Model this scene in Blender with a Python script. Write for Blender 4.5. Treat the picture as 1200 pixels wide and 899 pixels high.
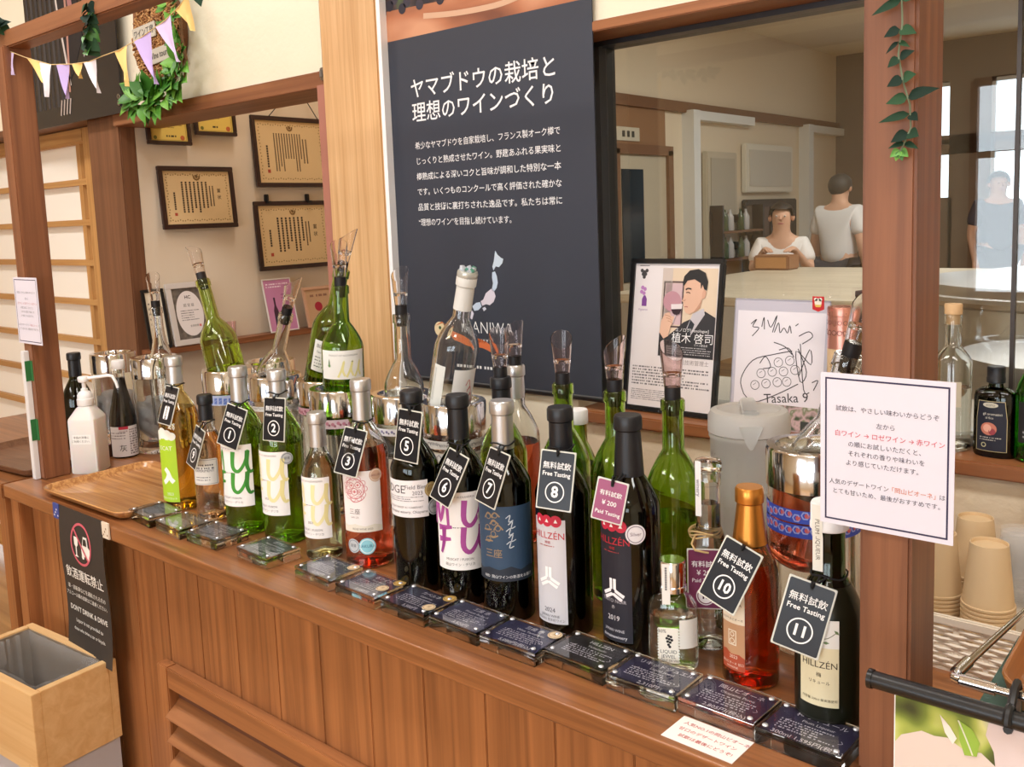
import bpy, bmesh, math, random
from mathutils import Matrix, Vector
random.seed(7)
PI = math.pi
S = bpy.context.scene
C = S.collection
for o in list(bpy.data.objects):
    bpy.data.objects.remove(o)

# ------------------------------------------------------------------ camera
cam_d = bpy.data.cameras.new('camera'); cam = bpy.data.objects.new('camera', cam_d); C.objects.link(cam)
cam_d.sensor_width = 36.0; cam_d.lens = 1077.67 / 1200 * 36
cam_d.shift_y = -(449.5 - 378.73) / 1200
cam_d.clip_start = 0.02
cam.matrix_world = Matrix(((0.763787, -0.046583, 0.643785, 0), (0.644388, 0.112712, -0.756347, 0),
                           (-0.037330, 0.992535, 0.116106, 1.48), (0, 0, 0, 1)))
S.camera = cam

# ------------------------------------------------------------------ view, world, lights
S.view_settings.view_transform = 'Standard'; S.view_settings.look = 'None'
S.view_settings.gamma = 1.0; S.view_settings.use_curve_mapping = False
EXPOSURE = -0.22
S.view_settings.exposure = EXPOSURE
S.cycles.max_bounces = 20; S.cycles.transmission_bounces = 20; S.cycles.glossy_bounces = 8
S.cycles.diffuse_bounces = 5; S.cycles.transparent_max_bounces = 24
S.cycles.caustics_reflective = False; S.cycles.caustics_refractive = True
S.cycles.blur_glossy = 0.4; S.cycles.sample_clamp_indirect = 6.0
w = bpy.data.worlds.new('daylight'); S.world = w; w.use_nodes = True
w.node_tree.nodes['Background'].inputs[0].default_value = (0.80, 0.90, 1.0, 1)
w.node_tree.nodes['Background'].inputs[1].default_value = 3.2

def area(name, loc, rot, sx, sy, power, col):
    d = bpy.data.lights.new(name, 'AREA'); d.shape = 'RECTANGLE'; d.size = sx; d.size_y = sy; d.energy = power; d.color = col
    o = bpy.data.objects.new(name, d); C.objects.link(o); o.location = loc; o.rotation_euler = rot
    return o
WARM = (1.0, 0.975, 0.955); DAY = (0.86, 0.93, 1.0)
for lx, ly, p in ((-3.4, 0.2, 30), (-1.5, 0.2, 34), (0.5, 0.2, 30), (-2.4, -2.2, 30), (0.6, -2.2, 30)):
    area('ceiling_panel_light', (lx, ly, 3.10), (0, 0, 0), 1.3, 0.35, p, WARM)
for lx in (-0.9, 1.5):
    area('window_daylight', (lx, -4.63, 1.54), (PI / 2, 0, 0), 1.96, 1.6, 62, DAY)
for lx, ly, p in ((-1.6, 3.6, 62), (0.3, 4.5, 44), (-1.4, 6.6, 84)):
    area('kitchen_ceiling_light', (lx, ly, 3.15), (0, 0, 0), 1.1, 0.3, p, (1.0, 0.97, 0.93))

area('alcove_light', (-2.3, 1.95, 3.10), (0, 0, 0), .5, .3, 11, WARM)

# ------------------------------------------------------------------ materials
def lin(c):
    return tuple(((x / 255) / 12.92 if x / 255 <= 0.04045 else ((x / 255 + 0.055) / 1.055) ** 2.4) for x in c) + (1.0,)
_M = {}
def newmat(name):
    m = bpy.data.materials.new(name); m.use_nodes = True
    return m, m.node_tree, m.node_tree.nodes['Principled BSDF']
def mat(c, rough=0.5, metal=0.0, spec=0.5, coat=0.0, name=None):
    k = (c, rough, metal, spec, coat)
    if k in _M: return _M[k]
    m, nt, p = newmat(name or 'paint_%02x%02x%02x' % c)
    p.inputs['Base Color'].default_value = lin(c); p.inputs['Roughness'].default_value = rough
    p.inputs['Metallic'].default_value = metal; p.inputs['Specular IOR Level'].default_value = spec
    p.inputs['Coat Weight'].default_value = coat
    # a faint unevenness so that no surface is perfectly flat
    n = nt.nodes.new('ShaderNodeTexNoise'); n.inputs['Scale'].default_value = 60; n.inputs['Detail'].default_value = 1
    r = nt.nodes.new('ShaderNodeMapRange'); r.inputs['To Min'].default_value = max(0.02, rough - 0.03); r.inputs['To Max'].default_value = rough + 0.03
    t = nt.nodes.new('ShaderNodeTexCoord'); nt.links.new(t.outputs['Object'], n.inputs['Vector'])
    nt.links.new(n.outputs[0], r.inputs['Value'])
    if rough > 0.2: nt.links.new(r.outputs[0], p.inputs['Roughness'])
    _M[k] = m
    return m
def glass(c, rough=0.0, ior=1.48, name='glass'):
    k = ('g', c, rough, ior)
    if k in _M: return _M[k]
    m, nt, p = newmat(name)
    p.inputs['Base Color'].default_value = lin(c); p.inputs['Roughness'].default_value = rough
    p.inputs['Transmission Weight'].default_value = 1.0; p.inputs['IOR'].default_value = ior
    _M[k] = m
    return m
def wood(name, c1, c2, axis='X', s=1.0, rough=0.4, contrast=(0.35, 0.68), bump=0.05, coat=0.0):
    m, nt, p = newmat(name)
    N = nt.nodes.new; L = nt.links.new
    t = N('ShaderNodeTexCoord'); mp = N('ShaderNodeMapping'); L(t.outputs['Object'], mp.inputs['Vector'])
    a, b = 1.5 * s, 58.0 * s
    mp.inputs['Scale'].default_value = {'X': (a, b, b), 'Y': (b, a, b), 'Z': (b, b, a)}[axis]
    n = N('ShaderNodeTexNoise'); n.inputs['Scale'].default_value = 1.0; n.inputs['Detail'].default_value = 6; n.inputs['Roughness'].default_value = 0.62
    n.inputs['Distortion'].default_value = 0.7
    L(mp.outputs[0], n.inputs['Vector'])
    cr = N('ShaderNodeValToRGB'); cr.color_ramp.elements[0].position = contrast[0]; cr.color_ramp.elements[1].position = contrast[1]
    cr.color_ramp.elements[0].color = lin(c2); cr.color_ramp.elements[1].color = lin(c1)
    L(n.outputs[0], cr.inputs[0])
    n2 = N('ShaderNodeTexNoise'); n2.inputs['Scale'].default_value = 3.0; L(t.outputs['Object'], n2.inputs['Vector'])
    mx = N('ShaderNodeMix'); mx.data_type = 'RGBA'; mx.blend_type = 'MULTIPLY'
    mr = N('ShaderNodeMapRange'); mr.inputs['To Min'].default_value = 0.78; mr.inputs['To Max'].default_value = 1.12
    L(n2.outputs[0], mr.inputs['Value']); mx.inputs[0].default_value = 1.0
    L(cr.outputs[0], mx.inputs[6]); L(mr.outputs[0], mx.inputs[7]); L(mx.outputs[2], p.inputs['Base Color'])
    bp = N('ShaderNodeBump'); bp.inputs['Strength'].default_value = bump; bp.inputs['Distance'].default_value = 0.002
    L(n.outputs[0], bp.inputs['Height']); L(bp.outputs[0], p.inputs['Normal'])
    p.inputs['Roughness'].default_value = rough; p.inputs['Coat Weight'].default_value = coat; p.inputs['Coat Roughness'].default_value = 0.15
    return m
def plaster(name, c, scale=60, strength=0.25):
    m, nt, p = newmat(name); N = nt.nodes.new; L = nt.links.new
    p.inputs['Base Color'].default_value = lin(c); p.inputs['Roughness'].default_value = 0.85
    t = N('ShaderNodeTexCoord'); n = N('ShaderNodeTexNoise'); n.inputs['Scale'].default_value = scale; n.inputs['Detail'].default_value = 5
    L(t.outputs['Object'], n.inputs['Vector'])
    bp = N('ShaderNodeBump'); bp.inputs['Strength'].default_value = strength; bp.inputs['Distance'].default_value = 0.004
    L(n.outputs[0], bp.inputs['Height']); L(bp.outputs[0], p.inputs['Normal'])
    return m
def emit(c, strength, name='lamp_glow'):
    k = ('e', c, strength)
    if k in _M: return _M[k]
    m, nt, p = newmat(name)
    p.inputs['Base Color'].default_value = lin(c); p.inputs['Emission Color'].default_value = lin(c); p.inputs['Emission Strength'].default_value = strength
    _M[k] = m
    return m

COUNTER = wood('counter_wood', (166, 108, 64), (118, 72, 42), 'X', 1.0, 0.32, coat=0.25)
PANEL = wood('panel_wood', (174, 114, 68), (134, 84, 48), 'Z', 0.8, 0.42)
SLAT = wood('slat_wood', (168, 110, 66), (130, 80, 46), 'X', 0.8, 0.42)
POST = wood('post_wood', (148, 96, 64), (116, 72, 48), 'Z', 0.9, 0.45)
BEAM = wood('beam_wood', (158, 106, 70), (128, 80, 52), 'X', 0.9, 0.45)
OAK = wood('pillar_oak', (226, 186, 138), (200, 156, 106), 'Z', 1.2, 0.5)
PINE = wood('shoji_pine', (206, 158, 96), (178, 128, 72), 'Z', 1.0, 0.5)
PINEX = wood('shoji_pine_rail', (206, 158, 96), (178, 128, 72), 'X', 1.0, 0.5)
COLUMN = wood('column_wood', (134, 90, 62), (108, 70, 46), 'Z', 0.7, 0.5)
SILLW = wood('sill_wood', (166, 108, 66), (136, 84, 50), 'X', 0.9, 0.42)
LEDGEY = wood('ledge_wood', (152, 96, 60), (122, 74, 46), 'Y', 0.9, 0.42)
FLOORW = wood('floor_wood', (214, 168, 108), (176, 128, 74), 'X', 0.25, 0.35)
TRAYW = wood('tray_wood', (206, 154, 96), (166, 110, 60), 'X', 1.9, 0.28, (0.42, 0.6), coat=0.4)
MAPLE = wood('bin_maple', (226, 190, 138), (210, 168, 114), 'X', 0.6, 0.45)
CREAM = plaster('cream_plaster', (238, 230, 208))
CREAMD = plaster('kitchen_plaster', (228, 216, 196), 40, 0.1)
STONE = plaster('textured_plaster', (232, 216, 188), 34, 0.8)
WHITE = mat((244, 244, 246), 0.6); BLACK = mat((16, 16, 18), 0.45); PAPER = mat((222, 220, 234), 0.7)
CHROME = mat((225, 225, 228), 0.12, 1.0, name='chrome'); STEEL = mat((180, 180, 182), 0.3, 1.0, name='brushed_steel')
RUBBER = mat((18, 18, 24), 0.5); CORD = mat((14, 12, 14), 0.8)
CLEAR = glass((250, 252, 251), 0, 1.47, 'clear_glass'); ACRYL = glass((250, 252, 253), 0, 1.45, 'clear_acrylic')
COOLG = glass((249, 250, 250), 0.06, 1.30, 'cooler_acrylic'); FROST = glass((252, 252, 250), 0.32, 1.2, 'frosted_acrylic')
FROST.node_tree.nodes['Principled BSDF'].inputs['Transmission Weight'].default_value = 0.62
GREEN = glass((170, 215, 110), 0, 1.48, 'green_glass'); GREENL = glass((205, 225, 140), 0, 1.48, 'olive_glass')
GREEND = glass((96, 140, 50), 0, 1.48, 'dark_green_glass'); AMBERG = glass((240, 190, 120), 0, 1.48, 'amber_glass')
BLACKG = mat((10, 12, 9), 0.04, 0, 0.6, name='black_glass')
REDWINE = mat((14, 3, 6), 0.05, name='red_wine')
SILVER = mat((205, 206, 208), 0.32, 0.85, name='silver_foil'); CAPBLK = mat((20, 22, 28), 0.38, name='black_foil')
COPPER = mat((206, 138, 62), 0.3, 0.85, name='copper_foil')
def wine(c, name='wine'): return glass(c, 0, 1.34, name)

# ------------------------------------------------------------------ mesh builder
class B:
    def __init__(s): s.v = []; s.f = []; s.mi = []; s.mats = []; s.sm = []
    def m(s, mt):
        if mt not in s.mats: s.mats.append(mt)
        return s.mats.index(mt)
    def add(s, vs, fs, mt, smooth=False, M=None):
        k = len(s.v); i = s.m(mt)
        s.v += [tuple(M @ Vector(v)) if M else tuple(v) for v in vs]
        s.f += [tuple(k + q for q in f) for f in fs]; s.mi += [i] * len(fs); s.sm += [smooth] * len(fs)
        return s
    def box(s, a, b, mt, bev=0.0, M=None):
        bm = bmesh.new(); bmesh.ops.create_cube(bm, size=1)
        for v in bm.verts: v.co = Vector([(a[i] + b[i]) / 2 + v.co[i] * (b[i] - a[i]) for i in range(3)])
        if bev: bmesh.ops.bevel(bm, geom=list(bm.edges), offset=bev, segments=2, affect='EDGES', clamp_overlap=True)
        bm.verts.index_update()
        s.add([v.co.copy() for v in bm.verts], [[v.index for v in f.verts] for f in bm.faces], mt, False, M); bm.free()
        return s
    def lathe(s, prof, mt, n=40, M=None, sx=1.0, sy=1.0):
        vs = []; ring = []
        for r, z in prof:
            if r < 1e-6: ring.append([len(vs)]); vs.append((0, 0, z))
            else:
                ring.append(list(range(len(vs), len(vs) + n)))
                vs += [(r * sx * math.cos(2 * PI * j / n), r * sy * math.sin(2 * PI * j / n), z) for j in range(n)]
        fs = []
        for a, b in zip(ring, ring[1:]):
            for j in range(n):
                q = [a[j % len(a)], a[(j + 1) % len(a)], b[(j + 1) % len(b)], b[j % len(b)]]
                q = [x for i, x in enumerate(q) if x not in q[:i]]
                if len(q) > 2: fs.append(q)
        return s.add(vs, fs, mt, True, M)
    def tube(s, pts, r, mt, n=8, M=None, closed=False, caps=True):
        P = [Vector(p) for p in pts]; k = len(P); R = r if isinstance(r, (list, tuple)) else [r] * k
        vs = []; up = None
        for i in range(k):
            d = (P[(i + 1) % k] - P[i - 1]) if closed else (P[min(i + 1, k - 1)] - P[max(i - 1, 0)])
            d.normalize()
            if up is None: up = d.orthogonal().normalized()
            up = (up - d * up.dot(d)); up = up.normalized() if up.length > 1e-6 else d.orthogonal().normalized()
            sd = d.cross(up)
            vs += [P[i] + (up * math.cos(2 * PI * j / n) + sd * math.sin(2 * PI * j / n)) * R[i] for j in range(n)]
        fs = [[i * n + j, i * n + (j + 1) % n, ((i + 1) % k) * n + (j + 1) % n, ((i + 1) % k) * n + j] for i in range(k if closed else k - 1) for j in range(n)]
        if caps and not closed: fs += [list(range(n))[::-1], [(k - 1) * n + j for j in range(n)]]
        return s.add(vs, fs, mt, True, M)
    def prism(s, poly, z0, z1, mt, M=None):
        n = len(poly)
        vs = [(x, y, z0) for x, y in poly] + [(x, y, z1) for x, y in poly]
        fs = [list(range(n))[::-1], list(range(n, 2 * n))] + [[i, (i + 1) % n, n + (i + 1) % n, n + i] for i in range(n)]
        return s.add(vs, fs, mt, False, M)
    def build(s, name, parent=None, loc=None, rot=None, kind=None, fix=True):
        me = bpy.data.meshes.new(name); me.from_pydata(s.v, [], s.f); me.update()
        for q in s.mats: me.materials.append(q)
        me.polygons.foreach_set('material_index', s.mi); me.polygons.foreach_set('use_smooth', s.sm)
        if fix:
            bm = bmesh.new(); bm.from_mesh(me); bmesh.ops.recalc_face_normals(bm, faces=bm.faces); bm.to_mesh(me); bm.free()
        me.set_sharp_from_angle(angle=math.radians(38))
        o = bpy.data.objects.new(name, me); C.objects.link(o)
        if parent: o.parent = parent
        if loc: o.location = loc
        if rot is not None: o.rotation_euler = rot
        if kind: o['kind'] = kind
        return o
def tag(o, label, cat, group=None):
    o['label'] = label; o['category'] = cat
    if group: o['group'] = group
    return o
def thing(name, label, cat, loc=(0, 0, 0), rot=(0, 0, 0), group=None):
    o = bpy.data.objects.new(name, None); C.objects.link(o); o.location = loc; o.rotation_euler = rot; o.empty_display_size = 0.05
    return tag(o, label, cat, group)
def copy_tree(o, parent=None):
    c = o.copy(); C.objects.link(c)
    if parent: c.parent = parent
    for ch in list(o.children): copy_tree(ch, c)
    return c
def axis_rot(d):   # rotation taking +Z to d
    return Vector((0, 0, 1)).rotation_difference(Vector(d).normalized()).to_matrix().to_4x4()

# ------------------------------------------------------------------ printed artwork (flat or wrapped)
_T = {}
def text_geo(body, bold=0.0, spacing=1.0, line=1.0, align='CENTER'):
    k = (body, bold, spacing, line, align)
    if k not in _T:
        c = bpy.data.curves.new('t', 'FONT'); c.body = body; c.resolution_u = 2; c.offset = min(bold, .007) if any(ord(q) > 0x2fff for q in body) else bold
        c.align_x = align; c.align_y = 'CENTER'; c.space_character = spacing; c.space_line = line
        o = bpy.data.objects.new('t', c); C.objects.link(o)
        dg = bpy.context.evaluated_depsgraph_get(); me = bpy.data.meshes.new_from_object(o.evaluated_get(dg))
        _T[k] = ([(v.co.x, v.co.y) for v in me.vertices], [tuple(p.vertices) for p in me.polygons])
        bpy.data.objects.remove(o); bpy.data.curves.remove(c); bpy.data.meshes.remove(me)
    return _T[k]
INK = lambda c: mat(c, 0.6)
class Art:
    def __init__(s): s.p = []          # (verts, faces, material, layer)
    def poly(s, pts, c, l=1, mt=None): s.p.append((list(pts), [tuple(range(len(pts)))], mt or INK(c), l)); return s
    def grid(s, x0, y0, x1, y1, c, l=0, nx=12, ny=1, mt=None):
        vs = [(x0 + (x1 - x0) * i / nx, y0 + (y1 - y0) * j / ny) for j in range(ny + 1) for i in range(nx + 1)]
        fs = [(j * (nx + 1) + i, j * (nx + 1) + i + 1, (j + 1) * (nx + 1) + i + 1, (j + 1) * (nx + 1) + i) for j in range(ny) for i in range(nx)]
        s.p.append((vs, fs, mt or INK(c), l)); return s
    def rect(s, x0, y0, x1, y1, c, l=1): return s.grid(x0, y0, x1, y1, c, l, 4, 1)
    def rrect(s, x0, y0, x1, y1, r, c, l=1):
        P = []
        for cx, cy, a in ((x1 - r, y0 + r, -90), (x1 - r, y1 - r, 0), (x0 + r, y1 - r, 90), (x0 + r, y0 + r, 180)):
            P += [(cx + r * math.cos(math.radians(a + k * 22.5)), cy + r * math.sin(math.radians(a + k * 22.5))) for k in range(5)]
        return s.poly(P, c, l)
    def disc(s, x, y, r, c, l=1, n=28, ry=None): return s.poly([(x + r * math.cos(2 * PI * i / n), y + (ry or r) * math.sin(2 * PI * i / n)) for i in range(n)], c, l)
    def ring(s, x, y, r, t, c, l=2, n=36, ry=None):
        ry = ry or r
        vs = [(x + q * math.cos(2 * PI * i / n), y + q * ry / r * math.sin(2 * PI * i / n)) for q in (r, r - t) for i in range(n)]
        s.p.append((vs, [(i, (i + 1) % n, n + (i + 1) % n, n + i) for i in range(n)], INK(c), l)); return s
    def frame(s, x0, y0, x1, y1, t, c, l=2):
        for q in ((x0, y0, x1, y0 + t), (x0, y1 - t, x1, y1), (x0, y0 + t, x0 + t, y1 - t), (x1 - t, y0 + t, x1, y1 - t)): s.rect(*q, c, l)
        return s
    def stroke(s, pts, wd, c, l=2, sub=4):
        P = [Vector(p) for p in pts]; Q = []
        for i in range(len(P) - 1):       # Catmull-Rom
            p0, p1, p2, p3 = P[max(i - 1, 0)], P[i], P[i + 1], P[min(i + 2, len(P) - 1)]
            for k in range(sub):
                t = k / sub
                Q.append(0.5 * ((2 * p1) + (p2 - p0) * t + (2 * p0 - 5 * p1 + 4 * p2 - p3) * t * t + (3 * p1 - p0 - 3 * p2 + p3) * t ** 3))
        Q.append(P[-1]); n = len(Q)
        W = wd if callable(wd) else (lambda t: wd)
        vs = []
        for i, q in enumerate(Q):
            d = (Q[min(i + 1, n - 1)] - Q[max(i - 1, 0)]); d = d.normalized() if d.length > 1e-9 else Vector((1, 0))
            h = W(i / (n - 1)) / 2; vs += [(q.x - d.y * h, q.y + d.x * h), (q.x + d.y * h, q.y - d.x * h)]
        s.p.append((vs, [(2 * i, 2 * i + 1, 2 * i + 3, 2 * i + 2) for i in range(n - 1)], INK(c), l)); return s
    def text(s, body, x, y, size, c, l=2, bold=0.0, spacing=1.0, line=1.0, align='CENTER', rot=0.0, sx=1.0):
        v, f = text_geo(body, bold, spacing, line, align); cr, sr = math.cos(rot), math.sin(rot)
        s.p.append(([(x + (a * sx * cr - b * sr) * size, y + (a * sx * sr + b * cr) * size) for a, b in v], f, INK(c), l)); return s
    def vtext(s, body, x, y, size, c, l=2, bold=0.0, line=1.0): return s.text('\n'.join(body), x, y, size, c, l, bold, 1.0, line)
    def lines(s, x0, y0, x1, y1, n, c, l=2, fill=0.45, seed=1, vert=False, gaps=True):
        """rows (or columns) of illegibly small print as broken dashes"""
        R = random.Random(seed)
        for k in range(n):
            if vert:
                a, b = x0 + (x1 - x0) * (k + 0.5 - fill / 2) / n, x0 + (x1 - x0) * (k + 0.5 + fill / 2) / n; t = y1; e = y0 + (y1 - y0) * R.choice((0, 0, .12, .3))
                st = abs(b - a) * 1.2
                while t - st > e: s.rect(a, t - st * .8, b, t, c, l); t -= st
            else:
                a, b = y1 - (y1 - y0) * (k + 0.5 + fill / 2) / n, y1 - (y1 - y0) * (k + 0.5 - fill / 2) / n; t = x0; e = x1 - (x1 - x0) * R.choice((0, 0, .1, .3))
                st = abs(b - a) * 1.2
                while t + st < e:
                    q = st * R.choice((.7, .8, 1.6)); s.poly([(t, a), (min(t + q, e), a), (min(t + q, e), b), (t, b)], c, l); t += q + st * R.choice((.45, .45, 1.1))
        return s
    def out(s, bld, fn, eps=0.00016, step=None):
        step = step or getattr(fn, 'step', None)
        for vs, fs, mt, l in s.p:
            if step and max(a for a, _ in vs) - min(a for a, _ in vs) > step:      # cut to follow the curve
                bm = bmesh.new(); q = [bm.verts.new((a, b, 0)) for a, b in vs]
                for f in fs:
                    try: bm.faces.new([q[i] for i in f])
                    except ValueError: pass
                for k in range(math.ceil(min(a for a, _ in vs) / step), math.floor(max(a for a, _ in vs) / step) + 1):
                    bmesh.ops.bisect_plane(bm, geom=bm.verts[:] + bm.edges[:] + bm.faces[:], plane_co=(k * step, 0, 0), plane_no=(1, 0, 0), dist=1e-7)
                bm.verts.index_update(); vs = [(v.co.x, v.co.y) for v in bm.verts]; fs = [[v.index for v in f.verts] for f in bm.faces]; bm.free()
            bld.add([fn(a, b, l * eps) for a, b in vs], fs, mt)
        return bld
def wrap(r, a0=0.0, z0=0.0):
    f = lambda u, v, w: ((r + w) * math.sin(u / r + a0), -(r + w) * math.cos(u / r + a0), v + z0)
    f.step = r * .11
    return f
def flat(y=0.0): return lambda u, v, w: (u, y - w, v)
def ontop(z=0.0): return lambda u, v, w: (u, v, z + w)
def smooth01(t): return t * t * (3 - 2 * t)
# ================================================================== the room
def struct(name, boxes, mt, bev=0.0):
    b = B()
    for q in boxes: b.box(q[0:3], q[3:6], q[6] if len(q) > 6 else mt, bev)
    return b.build(name, kind='structure')
YW = 1.5                                   # face of the wall behind the counter
struct('floor', [(-7, -5, -0.05, 3.2, 11.2, 0)], FLOORW)
struct('ceiling', [(-7, -5, 3.2, 3.2, 1.62, 3.3), (-4.4, 1.62, 3.2, 3.2, 11.2, 3.3)], CREAM)
struct('wall_back', [(-7, YW, 1.855, -1.865, 1.62, 3.2), (-1.66, YW, 0, -1.105, 1.62, 3.2), (-1.105, YW, 1.842, 3.2, 1.62, 3.2),
                     (-1.105, YW, 0, 3.2, 1.66, 1.06, STONE), (-1.87, YW + .03, 0, -1.65, 1.62, 3.2)], CREAM)
struct('wall_left', [(-7.1, -5, 0, -7, 1.62, 3.2)], CREAM)
struct('wall_right', [(3.2, -5, 0, 3.3, 11.2, 3.2)], CREAM)
struct('wall_front', [(-7, -4.7, 0, 3.2, -4.58, 0.72), (-7, -4.7, 2.36, 3.2, -4.58, 3.2), (-7, -4.7, .72, -2.3, -4.58, 2.36),
                      (-2.3, -4.7, .72, -1.9, -4.58, 2.36), (0.1, -4.7, .72, 0.5, -4.58, 2.36), (2.5, -4.7, .72, 3.2, -4.58, 2.36)], CREAM)
for i, x0 in enumerate((-1.9, .5)):
    struct('window_%d' % (i + 4), [(x0, -4.58, .70, x0 + 2.0, -4.52, .76), (x0, -4.58, 2.32, x0 + 2.0, -4.52, 2.38), (x0, -4.58, 1.78, x0 + 2.0, -4.54, 1.83)] + [(x0 + .66 * k - .02, -4.58, .72, x0 + .66 * k + .03, -4.52, 2.36) for k in range(4)], mat((150, 110, 80), .5))
struct('wall_alcove', [(-3.0, 1.555, 0, -2.916, 2.5, 3.2)], mat((222, 206, 184), 0.85))
struct('wall_alcove_end', [(-3.0, 2.42, 0, -1.80, 2.5, 3.2), (-1.85, 1.62, 0, -1.80, 2.5, 3.2)], mat((212, 190, 160), 0.85))
struct('wall_kitchen_left', [(-4.4, 2.5, 0, -4.2, 11.2, 3.2), (-4.4, 2.42, 0, -3.0, 2.5, 3.2)], CREAMD)
struct('wall_kitchen_far', [(-4.4, 11, 0, 3.2, 11.12, .62), (-4.4, 11, 2.75, 3.2, 11.12, 3.2), (-4.4, 11, .62, -3.12, 11.12, 2.75), (-2.94, 11, .62, -2.52, 11.12, 2.75), (-1.7, 11, .62, 3.2, 11.12, 2.75), (-3.12, 11, 1.97, -1.7, 11.12, 2.18), (-3.12, 11, .62, -2.9, 11.12, 1.5)], mat((128, 112, 98), .8))
# wooden lintel over the opening, column, oak pillar, white edge strip
struct('trim_header', [(-2.914, YW - .018, 1.812, -1.826, 1.64, 1.852)], BEAM, .002)
struct('trim_jamb', [(-1.866, YW - .02, 0.931, -1.826, 1.4995, 1.818)], mat((168, 112, 96), .5))
struct('trim_column', [(-3.13, YW, 0, -2.914, 1.555, 1.87)], COLUMN, .004)
struct('trim_pillar', [(-1.824, YW - .035, 0, -1.622, 1.499, 3.2)], OAK, .004)
struct('trim_edge', [(-1.622, YW - .032, 0, -1.610, 1.4995, 3.2)], WHITE)
struct('trim_window_head', [(-1.105, YW - .012, 1.822, 3.2, 1.66, 1.842)], SILLW, .002)
struct('trim_sill', [(-1.10, YW - .02, 1.06, 3.2, 1.68, 1.084)], SILLW, .003)
ALU = mat((64, 66, 72), .35, .6, name='dark_aluminium'); ALU2 = mat((150, 148, 144), .35, .7, name='grey_aluminium')
# window in front of the kitchen: frame, glass, overlapping sash edges
wn = struct('window_1', [(-1.105, 1.58, 1.812, 3.2, 1.64, 1.822, ALU), (-1.105, 1.575, 1.084, 3.2, 1.64, 1.10, ALU2), (-1.107, 1.58, 1.084, -1.088, 1.64, 1.818, ALU)], ALU)
PANE = glass((236, 240, 236), 0, 1.5, 'window_glass')
gp = B(); gp.box((-1.09, 1.604, 1.098), (0.55, 1.609, 1.814), PANE); gp.build('pane', wn)
gp = B(); gp.box((0.50, 1.616, 1.098), (3.15, 1.621, 1.814), PANE); gp.build('pane', wn)
ge = B(); ge.box((-0.333, 1.6, 1.098), (-0.327, 1.613, 1.814), mat((60, 52, 48), .4)); ge.build('sash_edge', wn)
# sliding paper screen (shoji) left of the column
sh = B()
sh.box((-3.332, 1.575, 0.06), (-3.246, 1.61, 1.85), PINE, .003); sh.box((-6.4, 1.575, 1.80), (-3.332, 1.61, 1.85), PINEX, .003)
sh.box((-6.4, 1.575, 0.06), (-3.332, 1.61, 0.14), PINEX, .003)
sd = thing('shoji_screen', 'sliding paper screen with pale wooden lattice left of the dark column', 'screen', (0, 0, 0))
sh.build('screen_frame', sd)
lt = B()
for k in range(12): z = 0.188 + 0.1472 * k; lt.box((-6.4, 1.582, z - .011), (-3.332, 1.602, z + .011), PINEX)
lt.build('rail_lattice', sd); lt = B()
for x in (-3.392, -4.0, -4.65, -5.3): lt.box((x - .014, 1.584, 0.14), (x + .014, 1.603, 1.80), PINE)
lt.build('upright_lattice', sd)
pp = B(); pp.box((-6.4, 1.603, 0.14), (-3.34, 1.606, 1.80), mat((250, 246, 236), .9)); pp.build('paper', sd)
hp = B(); hp.box((-3.268, 1.572, 1.07), (-3.254, 1.577, 1.165), mat((70, 66, 60), .4, .6), .002); hp.build('finger_pull', sd)
struct('trim_screen_head', [(-7, YW - .01, 1.852, -3.13, 1.64, 1.875)], COLUMN)
struct('trim_screen_jamb', [(-3.235, 1.57, 0, -3.13, 1.62, 1.86)], mat((60, 46, 36), .6))
# ledge on the alcove wall
lg = B(); lg.box((-2.912, 1.512, 1.062), (-2.846, 2.42, 1.082), LEDGEY, .002); tag(lg.build('wall_ledge'), 'narrow brown wooden ledge along the cream alcove wall under the framed certificates', 'ledge')

# ------------------------------------------------------------------ kitchen seen through the window
KB = mat((120, 84, 56), .6); KD = mat((44, 38, 36), .5)
struct('trim_kitchen_lintel', [(-4.2, 3.5, 2.33, -4.15, 11, 2.42)], KB)
struct('wall_kitchen_panel', [(-4.2, 3.5, 1.9, -4.18, 7.05, 2.33)], mat((150, 112, 80), .7))
d1 = struct('door_1', [(-4.2, 6.15, 0, -4.12, 6.25, 1.98), (-4.2, 7.0, 0, -4.12, 7.08, 1.98), (-4.2, 6.15, 1.94, -4.12, 7.08, 2.02)], KB)
q = B(); q.box((-4.19, 6.25, 0), (-4.15, 7.0, 1.94), mat((190, 180, 160), .6)); q.build('door_leaf', d1)
q = B(); q.box((-4.155, 6.3, .9), (-4.14, 6.62, 1.82), mat((40, 50, 58), .15)); q.build('door_window', d1)
for i, y in enumerate((7.43, 9.98)):
    struct('door_%d' % (i + 2), [(-4.2, y - .06, 0, -4.08, y + .06, 2.35), (-4.2, y + .06, 2.27, -4.1, y + 1.2, 2.35)], mat((226, 230, 232), .4))
for i, (y0, y1, z0, z1, c) in enumerate(((7.7, 8.3, 1.0, 2.0, (196, 188, 170)), (8.5, 9.6, 1.62, 2.1, (226, 224, 214)), (8.5, 9.7, .4, 1.55, (46, 40, 38)))):
    q = B(); q.box((-4.19, y0, z0), (-4.13, y1, z1), mat(c, .6), .01); q.box((-4.128, y0 + .06, z0 + .06), (-4.122, y1 - .06, z1 - .06), mat(tuple(int(v * .9) for v in c), .5))
    tag(q.build(('notice_board', 'roller_blind', 'dark_cupboard')[i]), ('cream notice board on the kitchen wall between white door posts', 'white blind on the far kitchen wall behind the glass', 'dark cupboard low on the far kitchen wall behind the seated person')[i], ('board', 'blind', 'cupboard')[i])
q = B(); q.box((-4.19, 6.28, 2.05), (-4.17, 6.62, 2.16), mat((206, 198, 180), .6)); ar = Art()
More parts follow.
